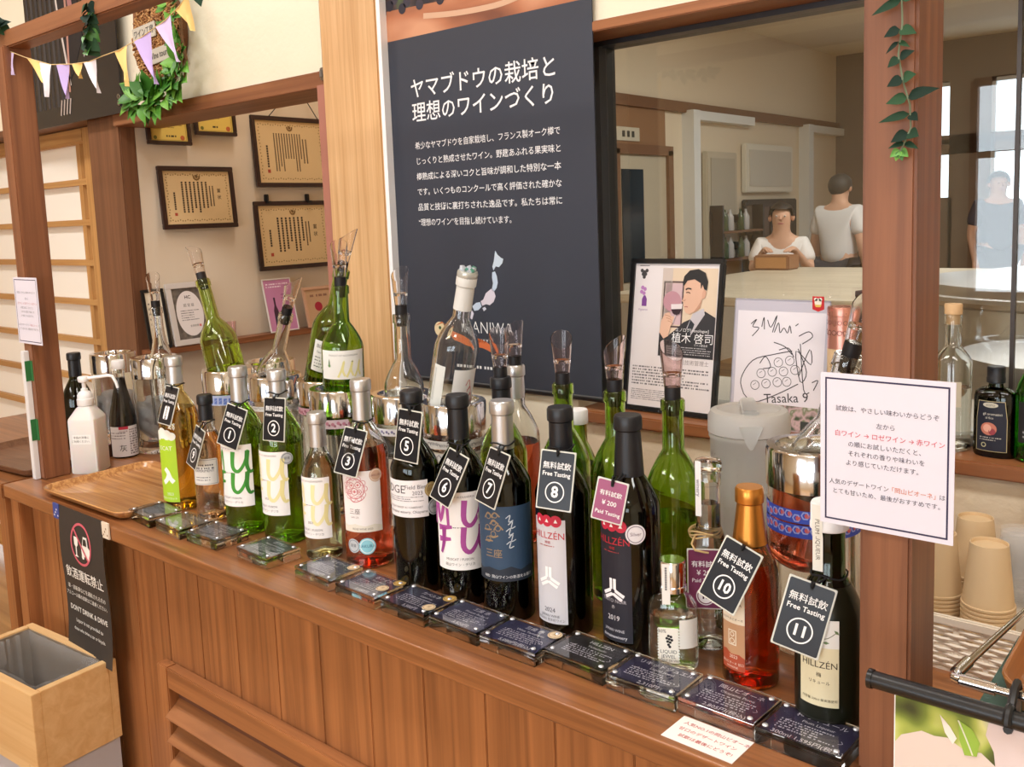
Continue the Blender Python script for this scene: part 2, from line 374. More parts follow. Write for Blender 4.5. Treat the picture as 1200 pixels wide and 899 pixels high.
for k in range(3): ar.rect(6.36 + .07 * k, 2.08, 6.40 + .07 * k, 2.13, (70, 66, 60))
ar.out(q, lambda u, v, w: (-4.169 + w, u, v), .001)
tag(q.build('wall_plate'), 'small pale plate with dark marks above the kitchen door', 'plate')
# far windows open to the sky, standing in for windows mirrored in the glass
for i, (x0, x1) in enumerate(((-3.12, -2.94), (-2.52, -1.7))):
    b = B()
    for z in (.62, 2.08, 2.71): b.box((x0, 11.0, z), (x1, 11.06, z + .05), mat((210, 214, 218), .4))
    for x in [x0] + [x0 + k * .84 for k in range(1, int((x1 - x0) / .84) + 1)]: b.box((x, 11.0, .62), (x + .04, 11.06, 2.75), mat((210, 214, 218), .4))
    wf = b.build('window_%d' % (i + 2), kind='structure')
# worktable, tank
t = thing('kitchen_worktable', 'long pale wooden worktable in the kitchen behind the glass', 'table', (-1.2, 5.7, 0))
b = B(); b.box((-1.9, -1.2, .95), (2.4, 1.2, 1.0), wood('pale_table', (208, 198, 180), (186, 172, 150), 'X', .6), .006); b.build('tabletop', t)
for x in (-1.8, 2.3):
    for y in (-1.1, 1.1): b = B(); b.box((x - .03, y - .03, 0), (x + .03, y + .03, .95), STEEL); b.build('leg', t)
for i, (y0, y1, z0, z1, c) in enumerate(((8.42, 8.72, 1.20, 1.52, (120, 112, 104)), (8.80, 9.02, 1.14, 1.50, (90, 70, 60)), (7.72, 7.98, 1.15, 1.45, (130, 110, 90)))):  # pictures added in place of the clutter mirrored in the window glass
    t = thing('reflection_picture', ('dark framed grey picture standing in for glass reflections on the kitchen wall behind the seated person', 'narrow dark framed picture standing in for glass reflections right of the grey picture in the kitchen', 'brown framed picture standing in for glass reflections by the white door post in the kitchen')[i], 'picture', (-4.125, (y0 + y1) / 2, z0))
    q = B(); w_ = (y1 - y0) / 2
    for f_ in ((-w_, 0, w_, .03), (-w_, z1 - z0 - .03, w_, z1 - z0), (-w_, .03, -w_ + .03, z1 - z0 - .03), (w_ - .03, .03, w_, z1 - z0 - .03)): q.box((0, f_[0], f_[1]), (.02, f_[2], f_[3]), KD)
    q.build('frame', t); q = B(); q.box((.002, -w_ + .02, .02), (.008, w_ - .02, z1 - z0 - .02), mat(c, .5)); q.build('print', t)
t = thing('reflection_shelf', 'dark shelf with rows of bottles standing in for glass reflections on the kitchen wall left of the seated person', 'shelf', (-4.12, 7.0, 0))  # shelf and vessels added to imitate reflections in the window glass
q = B()
for z in (.98, 1.24): q.box((-.06, .75, z), (.12, 1.6, z + .02), KB)
for y in (.75, 1.6): q.box((-.06, y - .015, .6), (.12, y + .015, 1.5), KD)
q.build('shelf_frame', t)
for z in (1.001, 1.261):
    for k in range(7):
        if z > 1.1 and k == 6: continue
        q = B(); q.lathe(([(0, 0), (.034, 0), (.036, .004), (.036, .13), (.013, .17), (.012, .2), (0, .2)] if k % 3 else [(0, 0), (.03, 0), (.005, .006), (.005, .07), (.03, .1), (.034, .15), (0, .15)]), (BLACKG, mat((70, 90, 60), .1), mat((200, 200, 204), .1))[k % 3], 20)
        tag(q.build('reflection_bottle', None, (-4.09, 7.84 + .11 * k, z)), 'small dark or pale vessel standing in for glass reflections on the kitchen wall shelf', 'bottle', 'vessels on the kitchen shelf')
t = thing('steel_tank', 'round stainless steel wine tank standing in the kitchen right of the post', 'tank', (-.42, 3.1, 0))
b = B(); b.lathe([(0, 0.25), (.46, .25), (.5, .3), (.5, 1.2), (.47, 1.24), (.2, 1.27), (0, 1.27)], STEEL, 48); b.build('tank_body', t)
b = B(); b.tube([(.5 * math.cos(a * PI / 24), .5 * math.sin(a * PI / 24), 1.2) for a in range(48)], .016, STEEL, 8, closed=True); b.build('tank_rim', t)
for a in range(3): b = B(); b.tube([(.4 * math.cos(a * 2.1), .4 * math.sin(a * 2.1), .28), (.42 * math.cos(a * 2.1), .42 * math.sin(a * 2.1), 0)], .03, STEEL); b.build('leg', t)
t = thing('steel_tank', 'lower stainless tank with a rounded lid behind the dark bottle on the sill', 'tank', (-.3, 2.2, 0))
b = B(); b.lathe([(0, 0), (.26, 0), (.27, .02), (.27, 1.1), (.25, 1.15), (.1, 1.175), (0, 1.18)], STEEL, 48); b.build('tank_body', t)
b = B(); b.tube([(-.06, 0, 1.17), (-.05, 0, 1.21), (.05, 0, 1.21), (.06, 0, 1.17)], .008, KD); b.build('lid_handle', t)
b = B(); b.tube([(-1.66, 4.62, 1.021), (-1.45, 4.66, 1.036), (-1.2, 4.6, 1.052), (-1.0, 4.66, 1.041), (-.8, 4.62, 1.021)], [.02, .035, .05, .04, .02], KD); tag(b.build('strap'), 'black strap lying along the kitchen worktable', 'strap')
b = B(); b.box((-.14, -.1, 0), (.14, .1, .11), mat((150, 106, 74), .5), .01); b.box((-.12, -.101, .015), (.12, -.1, .095), mat((196, 146, 96), .5)); tag(b.build('cardboard_box', loc=(-2.98, 6.62, 1.0)), 'brown cardboard box on the kitchen worktable in front of the seated person', 'box')
t = thing('framed_photograph', 'small white framed photograph standing inside the kitchen window at far left', 'photo frame', (-1.2, 1.82, 1.085), (-.12, 0, .5))
struct('trim_inner_shelf', [(-1.3, 1.7, 1.04, 2, 1.95, 1.085)], mat((196, 188, 176), .6))
b = B(); b.box((-.045, -.006, 0), (.045, .004, .075), mat((236, 228, 210), .5), .003); b.build('frame', t)
b = B(); Art().rect(-.034, .012, .034, .064, (150, 140, 110)).disc(-.01, .04, .012, (96, 84, 60)).disc(.014, .036, .013, (188, 176, 150)).out(b, flat(-.0065)); b.build('photograph', t, fix=False)

b = B(); b.box((-1.846, 1.474, 1.828), (-1.828, 1.481, 1.858), STEEL, .002); b.box((-1.842, 1.470, 1.834), (-1.832, 1.475, 1.852), ALU2, .001); tag(b.build('metal_bracket'), 'small steel bracket at the right end of the wooden lintel by the oak pillar', 'bracket')
# ================================================================== pergola posts and beam over the counter
b = B(); b.box((-2.155, .846, .93), (-2.111, .905, 1.88), POST, .003); tag(b.build('wooden_post'), 'left reddish wooden post standing on the counter end by the pump bottle', 'post')
b = B(); b.box((-.300, .848, .93), (-.253, .925, 2.30), POST, .003); tag(b.build('wooden_post'), 'right wooden post carrying the large white notice', 'post')
b = B(); b.box((-3.3, .855, 1.876), (-.2, .90, 1.913), BEAM, .003); tag(b.build('wooden_beam'), 'wooden beam overhead at upper left carrying the bunting and leaves', 'beam')
# ================================================================== counter
ct = thing('tasting_counter', 'long reddish brown wooden counter carrying the wine bottles', 'counter', (0, 0, 0))
b = B(); b.prism([(-2.16, .775), (1.2, .775), (1.2, 1.5), (-2.52, 1.5), (-2.52, 1.02), (-2.16, 1.02)], .902, .93, COUNTER); ctop = b.build('countertop', ct); bv = ctop.modifiers.new('edge', 'BEVEL'); bv.width = .0022; bv.segments = 3
b = B()
for k in range(30):
    x0 = -2.11 + .1125 * k
    b.box((x0, .812, 0), (x0 + .1115, .83, .902), PANEL, .0012)
b.build('front_panel', ct)
b = B(); b.box((-2.155, .785, 0), (-2.112, .84, .902), PANEL, .002); b.box((-2.15, .84, 0), (-2.13, 1.5, .902), PANEL); b.build('end_panel', ct)
b = B(); b.box((-2.5, 1.1, 0), (-2.15, 1.5, .902), PANEL); b.build('rear_cabinet', ct)
lv = B(); X0, X1, Z1 = -1.565, .1, .686
lv.box((X0, .79, .12), (X0 + .035, .812, Z1), PANEL, .002); lv.box((X1 - .035, .79, .12), (X1, .812, Z1), PANEL, .002)
lv.box((X0 + .035, .79, Z1 - .04), (X1 - .035, .812, Z1), SLAT, .002); lv.box((X0 + .035, .79, .12), (X1 - .035, .812, .16), SLAT, .002)
lo = lv.build('vent_frame', ct)
for k in range(10):
    z = Z1 - .078 - .047 * k
    M = Matrix.Translation((0, .802, z)) @ Matrix.Rotation(math.radians(38), 4, 'X')
    s_ = B(); s_.box((X0 + .035, -.006 - .02, -.004), (X1 - .035, .02, .004), SLAT, .001, M); s_.build('slat', lo)
bk = B(); bk.box((X0 + .03, .8105, .13), (X1 - .03, .8125, Z1 - .01), mat((96, 58, 40), .6)); bk.build('vent_back', lo)
# low table at far left
t = thing('side_table', 'lower wooden table behind the left end of the counter', 'table', (-2.9, 1.2, 0))
b = B(); b.box((-.55, -.3, .80), (.38, .28, .84), COUNTER, .003); b.build('tabletop', t)
for x in (-.5, .33):
    for y in (-.26, .24): b = B(); b.box((x - .025, y - .025, 0), (x + .025, y + .025, .8), PANEL); b.build('leg', t)
def tray(name, label, loc, rot, w, d, mt, h=.018):
    def loop(dx, z, r):
        P = []
        for cx, cy, a in ((w / 2 - r, -d / 2 + r, -90), (w / 2 - r, d / 2 - r, 0), (-w / 2 + r, d / 2 - r, 90), (-w / 2 + r, -d / 2 + r, 180)):
            P += [(cx + (r + dx) * math.cos(math.radians(a + k * 15)), cy + (r + dx) * math.sin(math.radians(a + k * 15)), z) for k in range(7)]
        return P
    R = [loop(-.012, 0.0, .03), loop(-.006, .004, .03), loop(0, h, .03), loop(.002, h + .001, .03), loop(.003, h - .001, .03), loop(-.004, .002, .03), loop(-.012, -.003, .03)]
    n = len(R[0]); vs = [p for r in R for p in r]
    fs = [list(range(n)), list(range((len(R) - 1) * n, len(R) * n))[::-1]] + [[i * n + j, i * n + (j + 1) % n, (i + 1) * n + (j + 1) % n, (i + 1) * n + j] for i in range(len(R) - 1) for j in range(n)]
    b = B(); b.add(vs, fs, mt, True); o = b.build(name, None, loc, rot)
    return tag(o, label, 'tray')
TRAYD = wood('dark_tray', (136, 98, 74), (108, 76, 56), 'X', 1.2, .35)
tray('serving_tray', 'empty striped wood grain tray beside the pump bottle', (-1.835, .915, .934), (0, 0, .02), .335, .245, TRAYW, .014)
tray('serving_tray', 'dull brown tray on the lower table behind the left post', (-2.72, 1.06, .844), (0, 0, .1), .4, .24, TRAYD)
# taped drink-driving notice hanging on the counter front
b = B(); NB = mat((52, 44, 38), .75)
def hang(u, v, w): return (u, .772 - w - (.004 * math.sin(max(0, (.93 - v)) * 20)) - max(0, .79 - v) * .06, v)
a = Art(); a.grid(-1.876, .64, -1.69, .937, (52, 44, 38), 0, 6, 14, NB)
cx, cy = -1.782, .872
a.ring(cx, cy, .043, .005, (206, 96, 112), 2); a.stroke([(cx - .03, cy + .03), (cx + .03, cy - .03)], .005, (206, 96, 112), 3)
a.poly([(cx - .030, cy + .012), (cx - .012, cy + .012), (cx - .014, cy - .004), (cx - .019, cy - .008), (cx - .019, cy - .024), (cx - .012, cy - .028), (cx - .030, cy - .028), (cx - .023, cy - .024), (cx - .023, cy - .008), (cx - .028, cy - .004)], (240, 238, 232))
a.poly([(cx + .002, cy - .022), (cx + .034, cy - .022), (cx + .036, cy - .004), (cx + .029, cy), (cx + .025, cy + .018), (cx + .010, cy + .018), (cx + .005, cy), (cx, cy - .004)], (240, 238, 232)); a.poly([(cx + .009, cy + .001), (cx + .025, cy + .001), (cx + .022, cy + .014), (cx + .012, cy + .014)], (52, 44, 38), 3)
for x in (.007, .028): a.disc(cx + x, cy - .023, .005, (240, 238, 232), 2)
a.text('飲酒運転禁止', cx, .803, .026, (240, 238, 232), 2, .02)
a.text('車・自転車などを運転される方の', cx, .772, .0105, (240, 238, 232)); a.text('アルコール類の試飲はご遠慮ください。', cx, .757, .0098, (240, 238, 232))
a.text("DON'T DRINK & DRIVE", cx, .728, .015, (240, 238, 232), 2, .01); a.text('Liquor is not provided to', cx, .704, .011, (240, 238, 232)); a.text('those who drive a car or bicycle.', cx, .686, .0098, (240, 238, 232))
a.out(b, hang, .0004); tag(b.build('notice_sheet', fix=False), 'black hand lettered notice with crossed out glass and car hanging from the counter edge', 'notice')
for i, (x, c1, c2) in enumerate(((-1.888, (58, 74, 150), (226, 226, 236)), (-1.680, (226, 214, 196), (150, 120, 90)))):
    b = B(); b.box((x - .012, .7705, .905), (x + .014, .7735, .936), mat(c1, .6)); ar = Art()
    for k in range(4): ar.disc(x - .006 + .005 * k, .912 + .006 * (k % 3), .0022, c2, 1, 8)
    ar.out(b, lambda u, v, w: (u, .7704 - w, v)); tag(b.build('tape_strip', fix=False), ('blue patterned tape at the left corner of the black notice', 'pale patterned tape at the right corner of the black notice')[i], 'tape')
# waste bin
t = thing('waste_bin', 'pale wooden topped waste bin with a clear bag below the counter', 'bin', (-1.867, .690, 0), (0, 0, math.radians(5)))
W2, D2, T2 = .157, .083, .017
b = B()
for q in ((-W2, -D2, .49, W2, -D2 + T2, .65), (-W2, D2 - T2, .49, W2, D2, .65), (-W2, -D2 + T2, .49, -W2 + T2, D2 - T2, .65), (W2 - T2, -D2 + T2, .49, W2, D2 - T2, .65)): b.box(q[:3], q[3:], MAPLE, .001)
Art().text('◌', W2 - .03, .505, .01, (70, 52, 36)).rect(-W2 + .012, .502, -W2 + .034, .505, (70, 52, 36), 1).out(b, flat(-D2 - .0002)); b.build('wooden_collar', t)
b = B(); GREYB = mat((176, 176, 184), .5)
for q in ((-W2 + .004, -D2 + .004, .02, W2 - .004, -D2 + .01, .49), (-W2 + .004, D2 - .01, .02, W2 - .004, D2 - .004, .49), (-W2 + .004, -D2 + .01, .02, -W2 + .01, D2 - .01, .49), (W2 - .01, -D2 + .01, .02, W2 - .004, D2 - .01, .49), (-W2 + .004, -D2 + .004, .0, W2 - .004, D2 - .004, .02)): b.box(q[:3], q[3:], GREYB)
b.build('bin_body', t)
m, nt, p = newmat('bin_bag'); p.inputs['Base Color'].default_value = lin((226, 228, 230)); p.inputs['Roughness'].default_value = .22; p.inputs['Alpha'].default_value = .24; BAG = m
b = B(); GI = mat((134, 118, 100), .5)
for q in ((-W2 + T2, -D2 + T2, -W2 + T2 + .002, D2 - T2), (W2 - T2 - .002, -D2 + T2, W2 - T2, D2 - T2), (-W2 + T2, -D2 + T2, W2 - T2, -D2 + T2 + .002), (-W2 + T2, D2 - T2 - .002, W2 - T2, D2 - T2)): b.box((q[0], q[1], .03), (q[2], q[3], .647), GI)
b.build('inner_liner', t)
R_ = random.Random(3); b = B(); n = 64; rings = []
for z, q in ((.648, 1.0), (.60, .97), (.52, .95), (.4, .93), (.25, .9), (.12, .85)):
    L = []
    for j in range(n):
        a_ = 2 * PI * j / n; ca, sa = math.cos(a_), math.sin(a_); k = 1 / max(abs(ca), abs(sa)); f = q - .02 - R_.random() * .09
        L.append((max(-1, min(1, ca * k)) * (W2 - T2 - .002) * f, max(-1, min(1, sa * k)) * (D2 - T2 - .002) * f, z))
    rings.append(L)
b.add([p_ for L in rings for p_ in L] + [(0, 0, .1)], [[i * n + j, i * n + (j + 1) % n, (i + 1) * n + (j + 1) % n, (i + 1) * n + j] for i in range(5) for j in range(n)] + [[5 * n + j, 5 * n + (j + 1) % n, 6 * n] for j in range(n)], BAG, True)
b.build('bin_bag', t)
# ================================================================== bottles
def bord(R=.0365, H=.30, sh=.188, nb=.222, rn=.0142, lip=.0014, n=9, foot=.0):
    P = [(0, .016), (R * .5, .010), (R * .78, .0012), (R - .004, 0), (R - .001, .0015), (R, .005), (R - foot, sh * .5), (R, sh)]
    for k in range(1, n + 1):
        t = k / n; P.append((rn + (R - rn) * (math.cos(t * PI / 2) ** 1.15 if t < 1 else 0) * (1 - .12 * math.sin(t * PI)), sh + (nb - sh) * (t ** .92)))
    P += [(rn * .97, (nb + H) / 2), (rn * .95, H - .016), (rn + lip, H - .0155), (rn + lip, H - .002), (rn + lip - .0015, H)]
    return P
def slope(R, H, z1, rn=.0135, p=1.3):       # long sloping shoulders
    P = [(0, .014), (R * .5, .010), (R * .8, .001), (R - .003, 0), (R, .004), (R, z1)]
    for k in range(1, 13):
        t = k / 12; P.append((rn + (R - rn) * (1 - smooth01(t)) ** p if t < 1 else rn, z1 + (H * .84 - z1) * t))
    return P + [(rn, H - .016), (rn + .0016, H - .015), (rn + .0016, H - .002), (rn, H)]
def inner(P, t):
    k = next(i for i, q in enumerate(P) if q[1] < .003); Q = [(0, P[0][1] + t * 1.6), (P[k][0] * .8, P[0][1] * .5 + t * 1.5)]
    Q += [(max(r - t, .004), max(z, t * 1.8)) for r, z in P[k + 1:] if r - t > .004]
    return Q
def put_shell(b, P, t, mt, sx=1, sy=1): b.lathe(P + inner(P, t)[::-1], mt, 44, None, sx, sy)
def put_liquid(b, P, t, fill, mt, sx=1, sy=1):
    Q = inner(P, t); R = []
    for (r, z), (r2, z2) in zip(Q, Q[1:]):
        R.append((r + .0004 if r else 0, z - .0003))
        if z <= fill <= z2: R.append((r + (r2 - r) * (fill - z) / max(z2 - z, 1e-6) + .0004, fill)); break
    R.append((0, R[-1][1])); b.lathe(R, mt, 44, None, sx, sy)
def put_cap(b, P, z0, mt, top=True, grow=.0006):
    H = P[-1][1]; ra = lambda z: next((a[0] + (c[0] - a[0]) * (z - a[1]) / (c[1] - a[1]) for a, c in zip(P[5:], P[6:]) if a[1] <= z <= c[1] and c[1] > a[1]), P[-2][0])
    L = [(ra(z0) + .0001, z0), (ra(z0) + grow, z0 + .0002), (ra(H * .93) + grow, H - .0185), (P[-2][0] + grow, H - .0165), (P[-2][0] + grow + .0002, H - .012), (P[-2][0] + grow, H - .002), (P[-2][0] - .001, H + .0008), (0, H + .0008)]
    b.lathe(L, mt, 36)
def pourer(parent, H, tint=(252, 250, 250), L=.056, az=0.0, rb=.0110, rt=.0172):
    b = B(); b.lathe([(0, H - .022), (.0085, H - .022), (.0105, H), (.0108, H + .004), (.0108, H + .016), (0, H + .016)], RUBBER, 28); b.build('pourer_stopper', parent)
    b = B(); n = 32; rings = []
    for fr, dr in [(0, 0), (.3, 0), (.36, 0), (.7, 0), (1, 0)] + [(1, -.0011), (.7, -.0011), (.4, -.0011), (.36, -.006), (.30, -.006), (.30, -.0012), (.02, -.0012)]:
        L_ = []
        for j in range(n):
            a = 2 * PI * j / n; top = L * (.80 + .20 * math.cos(a - az)); f = fr * (top if fr > .5 else L * .8); r = rb + (rt - rb) * (f / L) + dr
            L_.append((r * math.cos(a), r * math.sin(a), H + .0155 + f))
        rings.append(L_)
    fs = [[i * n + j, i * n + (j + 1) % n, (i + 1) * n + (j + 1) % n, (i + 1) * n + j] for i in range(len(rings) - 1) for j in range(n)]
    fs += [list(range(n)), [(len(rings) - 1) * n + j for j in range(n)]]
    b.add([p for q in rings for p in q], fs, glass(tint, .06, 1.3, 'pourer_plastic'), True); b.build('pourer_spout', parent)
def sticker(bl, P_r, a0, z, r, c, ring=None, txt=None, tc=(120, 90, 60)):
    a = Art(); a.disc(0, 0, r, c, 2)
    if ring: a.ring(0, 0, r * .86, r * .1, ring, 3)
    if txt: a.text(txt, 0, 0, r * .5, tc, 3)
    bb = B(); a.out(bb, wrap(P_r + .0004, math.radians(a0), z)); return bb.build('medal_sticker', bl, fix=False)
def label_part(bl, art, R, a0=0, z=0, name='label'):
    bb = B(); art.out(bb, wrap(R + .0004, math.radians(a0), z)); return bb.build(name, bl, fix=False)
def bottle(loc, label, P, glass_m, t=.0028, fill=None, wine_m=None, cap=None, cat='bottle', name='wine_bottle', rot=(0, 0, 0), group='wine bottles on the counter'):
    bl = thing(name, label, cat, loc, rot, group)
    b = B(); put_shell(b, P, t, glass_m); b.build('glass_body', bl)
    if wine_m: b = B(); put_liquid(b, P, t, fill, wine_m); b.build('wine', bl)
    if cap: b = B(); put_cap(b, P, cap[0], cap[1]); b.build('capsule', bl)
    return bl
CZ = .9302
G1 = glass((182, 216, 104), 0, 1.48, 'bright_green_glass')
ROSE = wine((236, 120, 84), 'rose_wine'); WHITEW = wine((246, 240, 196), 'white_wine'); GOLD = wine((244, 222, 140), 'golden_wine'); AMBERW = wine((230, 128, 60), 'amber_wine')
GOLDG = glass((246, 236, 186), 0, 1.48, 'golden_glass'); WATER = wine((250, 250, 248), 'clear_spirit')
# --- lime label white wine
P = bord(.038, .30, .185, .232, .0150)
bl = bottle((-1.665, .928, CZ), 'golden white wine bottle with a lime green strip label and silver capsule', P, GOLDG, .0028, .20, GOLD, (.248, SILVER))
a = Art(); a.grid(-.034, .018, .029, .145, (176, 214, 44), 0); 
for x, y, r in ((-.012, .15, .01), (0, .155, .011), (.012, .152, .010), (.022, .149, .008)): a.disc(x, y, r, (246, 248, 240), 1)
a.stroke([(.002, .085), (.008, .078), (.013, .066), (.02, .058)], .009, (248, 250, 244)); a.stroke([(.010, .072), (.004, .062), (-.004, .056)], .009, (248, 250, 244))
a.text('2023', .010, .034, .008, (240, 244, 220)); a.text('MUSCAT', -.002, .125, .012, (240, 246, 220)); a.text('岡山県産マスカット', 0, .025, .0055, (240, 244, 220)); label_part(bl, a, .038, 5)
# --- number 9
P = bord(.029, .237, .135, .178, .0125)
bl = bottle((-1.548, .919, CZ), 'small pale pink wine bottle with black capsule and white rounded label tagged number nine', P, CLEAR, .0026, .168, wine((250, 224, 196)), (.19, CAPBLK))
a = Art(); a.rrect(-.026, .071, .026, .121, .004, (240, 238, 234), 1); 
for x0, y0, x1, y1 in ((-.024, .073, .024, .119),): a.frame(x0, y0, x1, y1, .0008, (150, 146, 150))
a.lines(-.018, .1, .018, .112, 2, (90, 88, 96), 2); a.lines(-.018, .078, .012, .088, 2, (120, 118, 126), 2, .35, 4); a.text('EXPERIMENT', 0, .098, .0065, (90, 88, 96)); label_part(bl, a, .029, 38)
# --- number 1 and 2 : MUFU labels
def mufu(a, w, z0, z1, c, c2, yr=None, big=.024):
    h = z1 - z0; zt = z1 - h * .28
    a.grid(-w / 2, z0, w / 2, z1, (246, 244, 244), 0, 16); S_ = big
    wd = lambda t: S_ * .185 * (1.15 - .55 * t)
    def U(x, y): a.stroke([(x - S_ * .30, y + S_ * .5), (x - S_ * .34, y - S_ * .2), (x - S_ * .1, y - S_ * .42), (x + S_ * .2, y - S_ * .05), (x + S_ * .38, y + S_ * .55)], wd, c, 2); a.stroke([(x + S_ * .36, y + S_ * .52), (x + S_ * .30, y - S_ * .1), (x + S_ * .42, y - S_ * .46), (x + S_ * .58, y - S_ * .40)], wd, c2, 3)
    def M_(x, y): a.stroke([(x - S_ * .6, y - S_ * .45), (x - S_ * .36, y + S_ * .5), (x - S_ * .2, y - S_ * .3), (x + S_ * .1, y + S_ * .52), (x + S_ * .18, y - S_ * .42)], wd, c, 2)
    def F_(x, y): a.stroke([(x - S_ * .3, y + S_ * .42), (x + S_ * .32, y + S_ * .5)], wd, c, 2); a.stroke([(x - S_ * .02, y + S_ * .46), (x - S_ * .06, y - S_ * .1), (x - S_ * .2, y - S_ * .5)], wd, c2, 3); a.stroke([(x - S_ * .3, y), (x + S_ * .26, y + S_ * .06)], wd, c, 2)
    M_(-S_ * .55, zt); U(S_ * .55, zt); F_(-S_ * .55, zt - h * .34); U(S_ * .5, zt - h * .34)
    a.text('MUSCAT OF ALEXANDRIA', 0, z1 - h * .06, .0042, (140, 136, 140)); a.lines(-w * .1, zt - h * .18, w * .12, zt - h * .16, 1, (90, 88, 92), 2, .5, 5)
    if yr: a.text(yr, 0, z0 + h * .26, .0055, (110, 106, 104))
    a.text('MUSCAT / FUSION', 0, z0 + h * .14, .005, (80, 78, 84)); a.text('岡山ワイン・デリカ', 0, z0 + h * .07, .005, (80, 78, 84))
P = bord(.038, .30, .185, .232, .0148)
bl = bottle((-1.43, .918, CZ), 'green wine bottle with silver capsule and green brush lettering tagged number one', P, G1, .003, .175, wine((230, 236, 150)), (.236, SILVER))
a = Art(); mufu(a, .086, .054, .166, (64, 152, 52), (50, 130, 44), None, .039); label_part(bl, a, .038, 14)
bl = bottle((-1.332, .931, CZ), 'green wine bottle with silver capsule and pale yellow brush lettering tagged number two', P, G1, .003, .175, wine((230, 236, 150)), (.236, SILVER))
a = Art(); mufu(a, .084, .052, .164, (236, 228, 172), (230, 220, 156), '2023', .038); label_part(bl, a, .038, 4)
sticker(bl, .038, 67, .152, .0105, (196, 200, 206), (110, 116, 124), '銀賞', (90, 96, 104))
# --- half bottle
P = bord(.030, .242, .138, .18, .0138)
bl = bottle((-1.208, .916, CZ), 'small clear half bottle of pale white wine with silver capsule and no tag', P, CLEAR, .0026, .172, wine((247, 242, 206)), (.186, SILVER))
a = Art(); mufu(a, .072, .038, .140, (240, 232, 178), (234, 222, 160), '2023', .034); label_part(bl, a, .030, 12)
# --- number 3 rose
P = bord(.0382, .30, .182, .232, .0148)
bl = bottle((-1.124, .942, CZ), 'rose wine bottle with silver capsule and a round flower drawing tagged number three', P, CLEAR, .003, .196, ROSE, (.236, SILVER))
a = Art(); a.grid(-.036, .061, .033, .160, (244, 238, 238), 0, 14); pk = (206, 120, 130)
a.ring(-.010, .132, .017, .0014, pk, 2)
for k in range(11): x, y = -.010 + .017 * math.cos(k * .571), .132 + .017 * math.sin(k * .571); a.ring(x, y, .0045, .0008, pk, 2, 14)
for x, y, r in ((-.015, .137, .005), (-.004, .138, .005), (-.010, .127, .006), (-.018, .127, .004), (-.002, .127, .004)): a.ring(x, y, r, .0009, (190, 70, 84), 2, 16); a.disc(x, y, r * .4, (214, 130, 136), 2, 10)
a.stroke([(-.02, .116), (-.012, .110), (.0, .113), (.006, .118)], .0012, pk); a.text('三座', -.012, .094, .010, (120, 104, 104)); a.text('SAN ZA', -.012, .085, .004, (150, 140, 140))
a.poly([(-.036, .061), (.033, .061), (.033, .070), (.02, .0735), (.004, .0705), (-.012, .0745), (-.026, .071), (-.036, .073)], (232, 226, 214), 1); a.text('ROSE WINE 2023', 0, .066, .0045, (110, 100, 96)); label_part(bl, a, .0382, 36)
sticker(bl, .0382, 74, .152, .0108, (214, 176, 150), (240, 226, 214), 'SAKURA', (150, 90, 90)); sticker(bl, .0382, 10, .038, .0115, (198, 200, 204), (120, 130, 140), '銀賞', (80, 90, 100)); sticker(bl, .0382, 45, .038, .0135, (150, 212, 226), (236, 246, 248), 'SAKURA', (50, 120, 150))
# --- dark reds 5..8
DG = glass((40, 70, 22), 0, 1.48, 'dark_wine_glass')
P = bord(.0362, .30, .186, .226, .0148)
bl = bottle((-.98, .916, CZ), 'dark red wine bottle with black capsule and small white label tagged number five', P, DG, .003, .205, REDWINE, (.232, CAPBLK))
a = Art(); a.grid(-.042, .119, .034, .174, (238, 236, 240), 0, 14); a.text('RIDGE', -.024, .160, .017, (90, 88, 96)); a.text('Field Blend', .018, .164, .0085, (90, 88, 100)); a.text('2023', .018, .155, .008, (90, 88, 100)); a.lines(-.036, .142, .028, .151, 3, (120, 118, 128), 2, .4, 3)
a.text('MUSCAT BAILEY A / CABERNET', -.004, .134, .0042, (100, 98, 104)); a.text('domaine winery, Okayama', 0, .127, .006, (90, 88, 96)); label_part(bl, a, .0362, 22)
sticker(bl, .0362, 84, .158, .011, (176, 150, 96), (210, 190, 140), 'GOLD', (110, 84, 40)); sticker(bl, .0362, 92, .131, .0125, (206, 208, 214), (120, 122, 132), 'silver', (90, 92, 104))
bl = bottle((-.896, .926, CZ), 'dark red wine bottle with black capsule and purple brush lettering tagged number six', P, DG, .003, .205, REDWINE, (.238, CAPBLK))
a = Art(); mufu(a, .080, .055, .168, (172, 78, 158), (150, 58, 138), None, .040); label_part(bl, a, .0362, 34)
sticker(bl, .0362, 96, .131, .011, (222, 224, 228), (176, 170, 150), '賞', (120, 110, 90))
P7 = bord(.0366, .301, .188, .226, .0150)
bl = bottle((-.81, .923, CZ), 'dark red wine bottle with silver capsule and dark blue mountain label tagged number seven', P7, DG, .003, .205, REDWINE, (.236, SILVER))
a = Art(); a.grid(-.046, .060, .046, .164, (46, 72, 100), 0, 16); gd = (150, 128, 100)
for k, (x, y) in enumerate(((-.022, .15), (-.014, .142), (-.024, .134), (-.015, .126), (-.023, .118), (-.012, .152), (-.008, .134))):
    q = k * 1.1; a.stroke([(x - .006, y - .003), (x, y + .005 * math.cos(q)), (x + .007, y - .002)], .002, gd); a.ring(x, y, .0042, .0011, gd, 2, 12)
for k in range(5): x, y = .003 + .003 * (k % 2), .148 - .009 * k; a.stroke([(x, y), (x + .006, y + .004), (x + .004, y - .005), (x + .010, y - .003)], .0013, (196, 206, 216))
a.text('三座', -.016, .098, .013, gd, 2, .01, 1, 1.0)
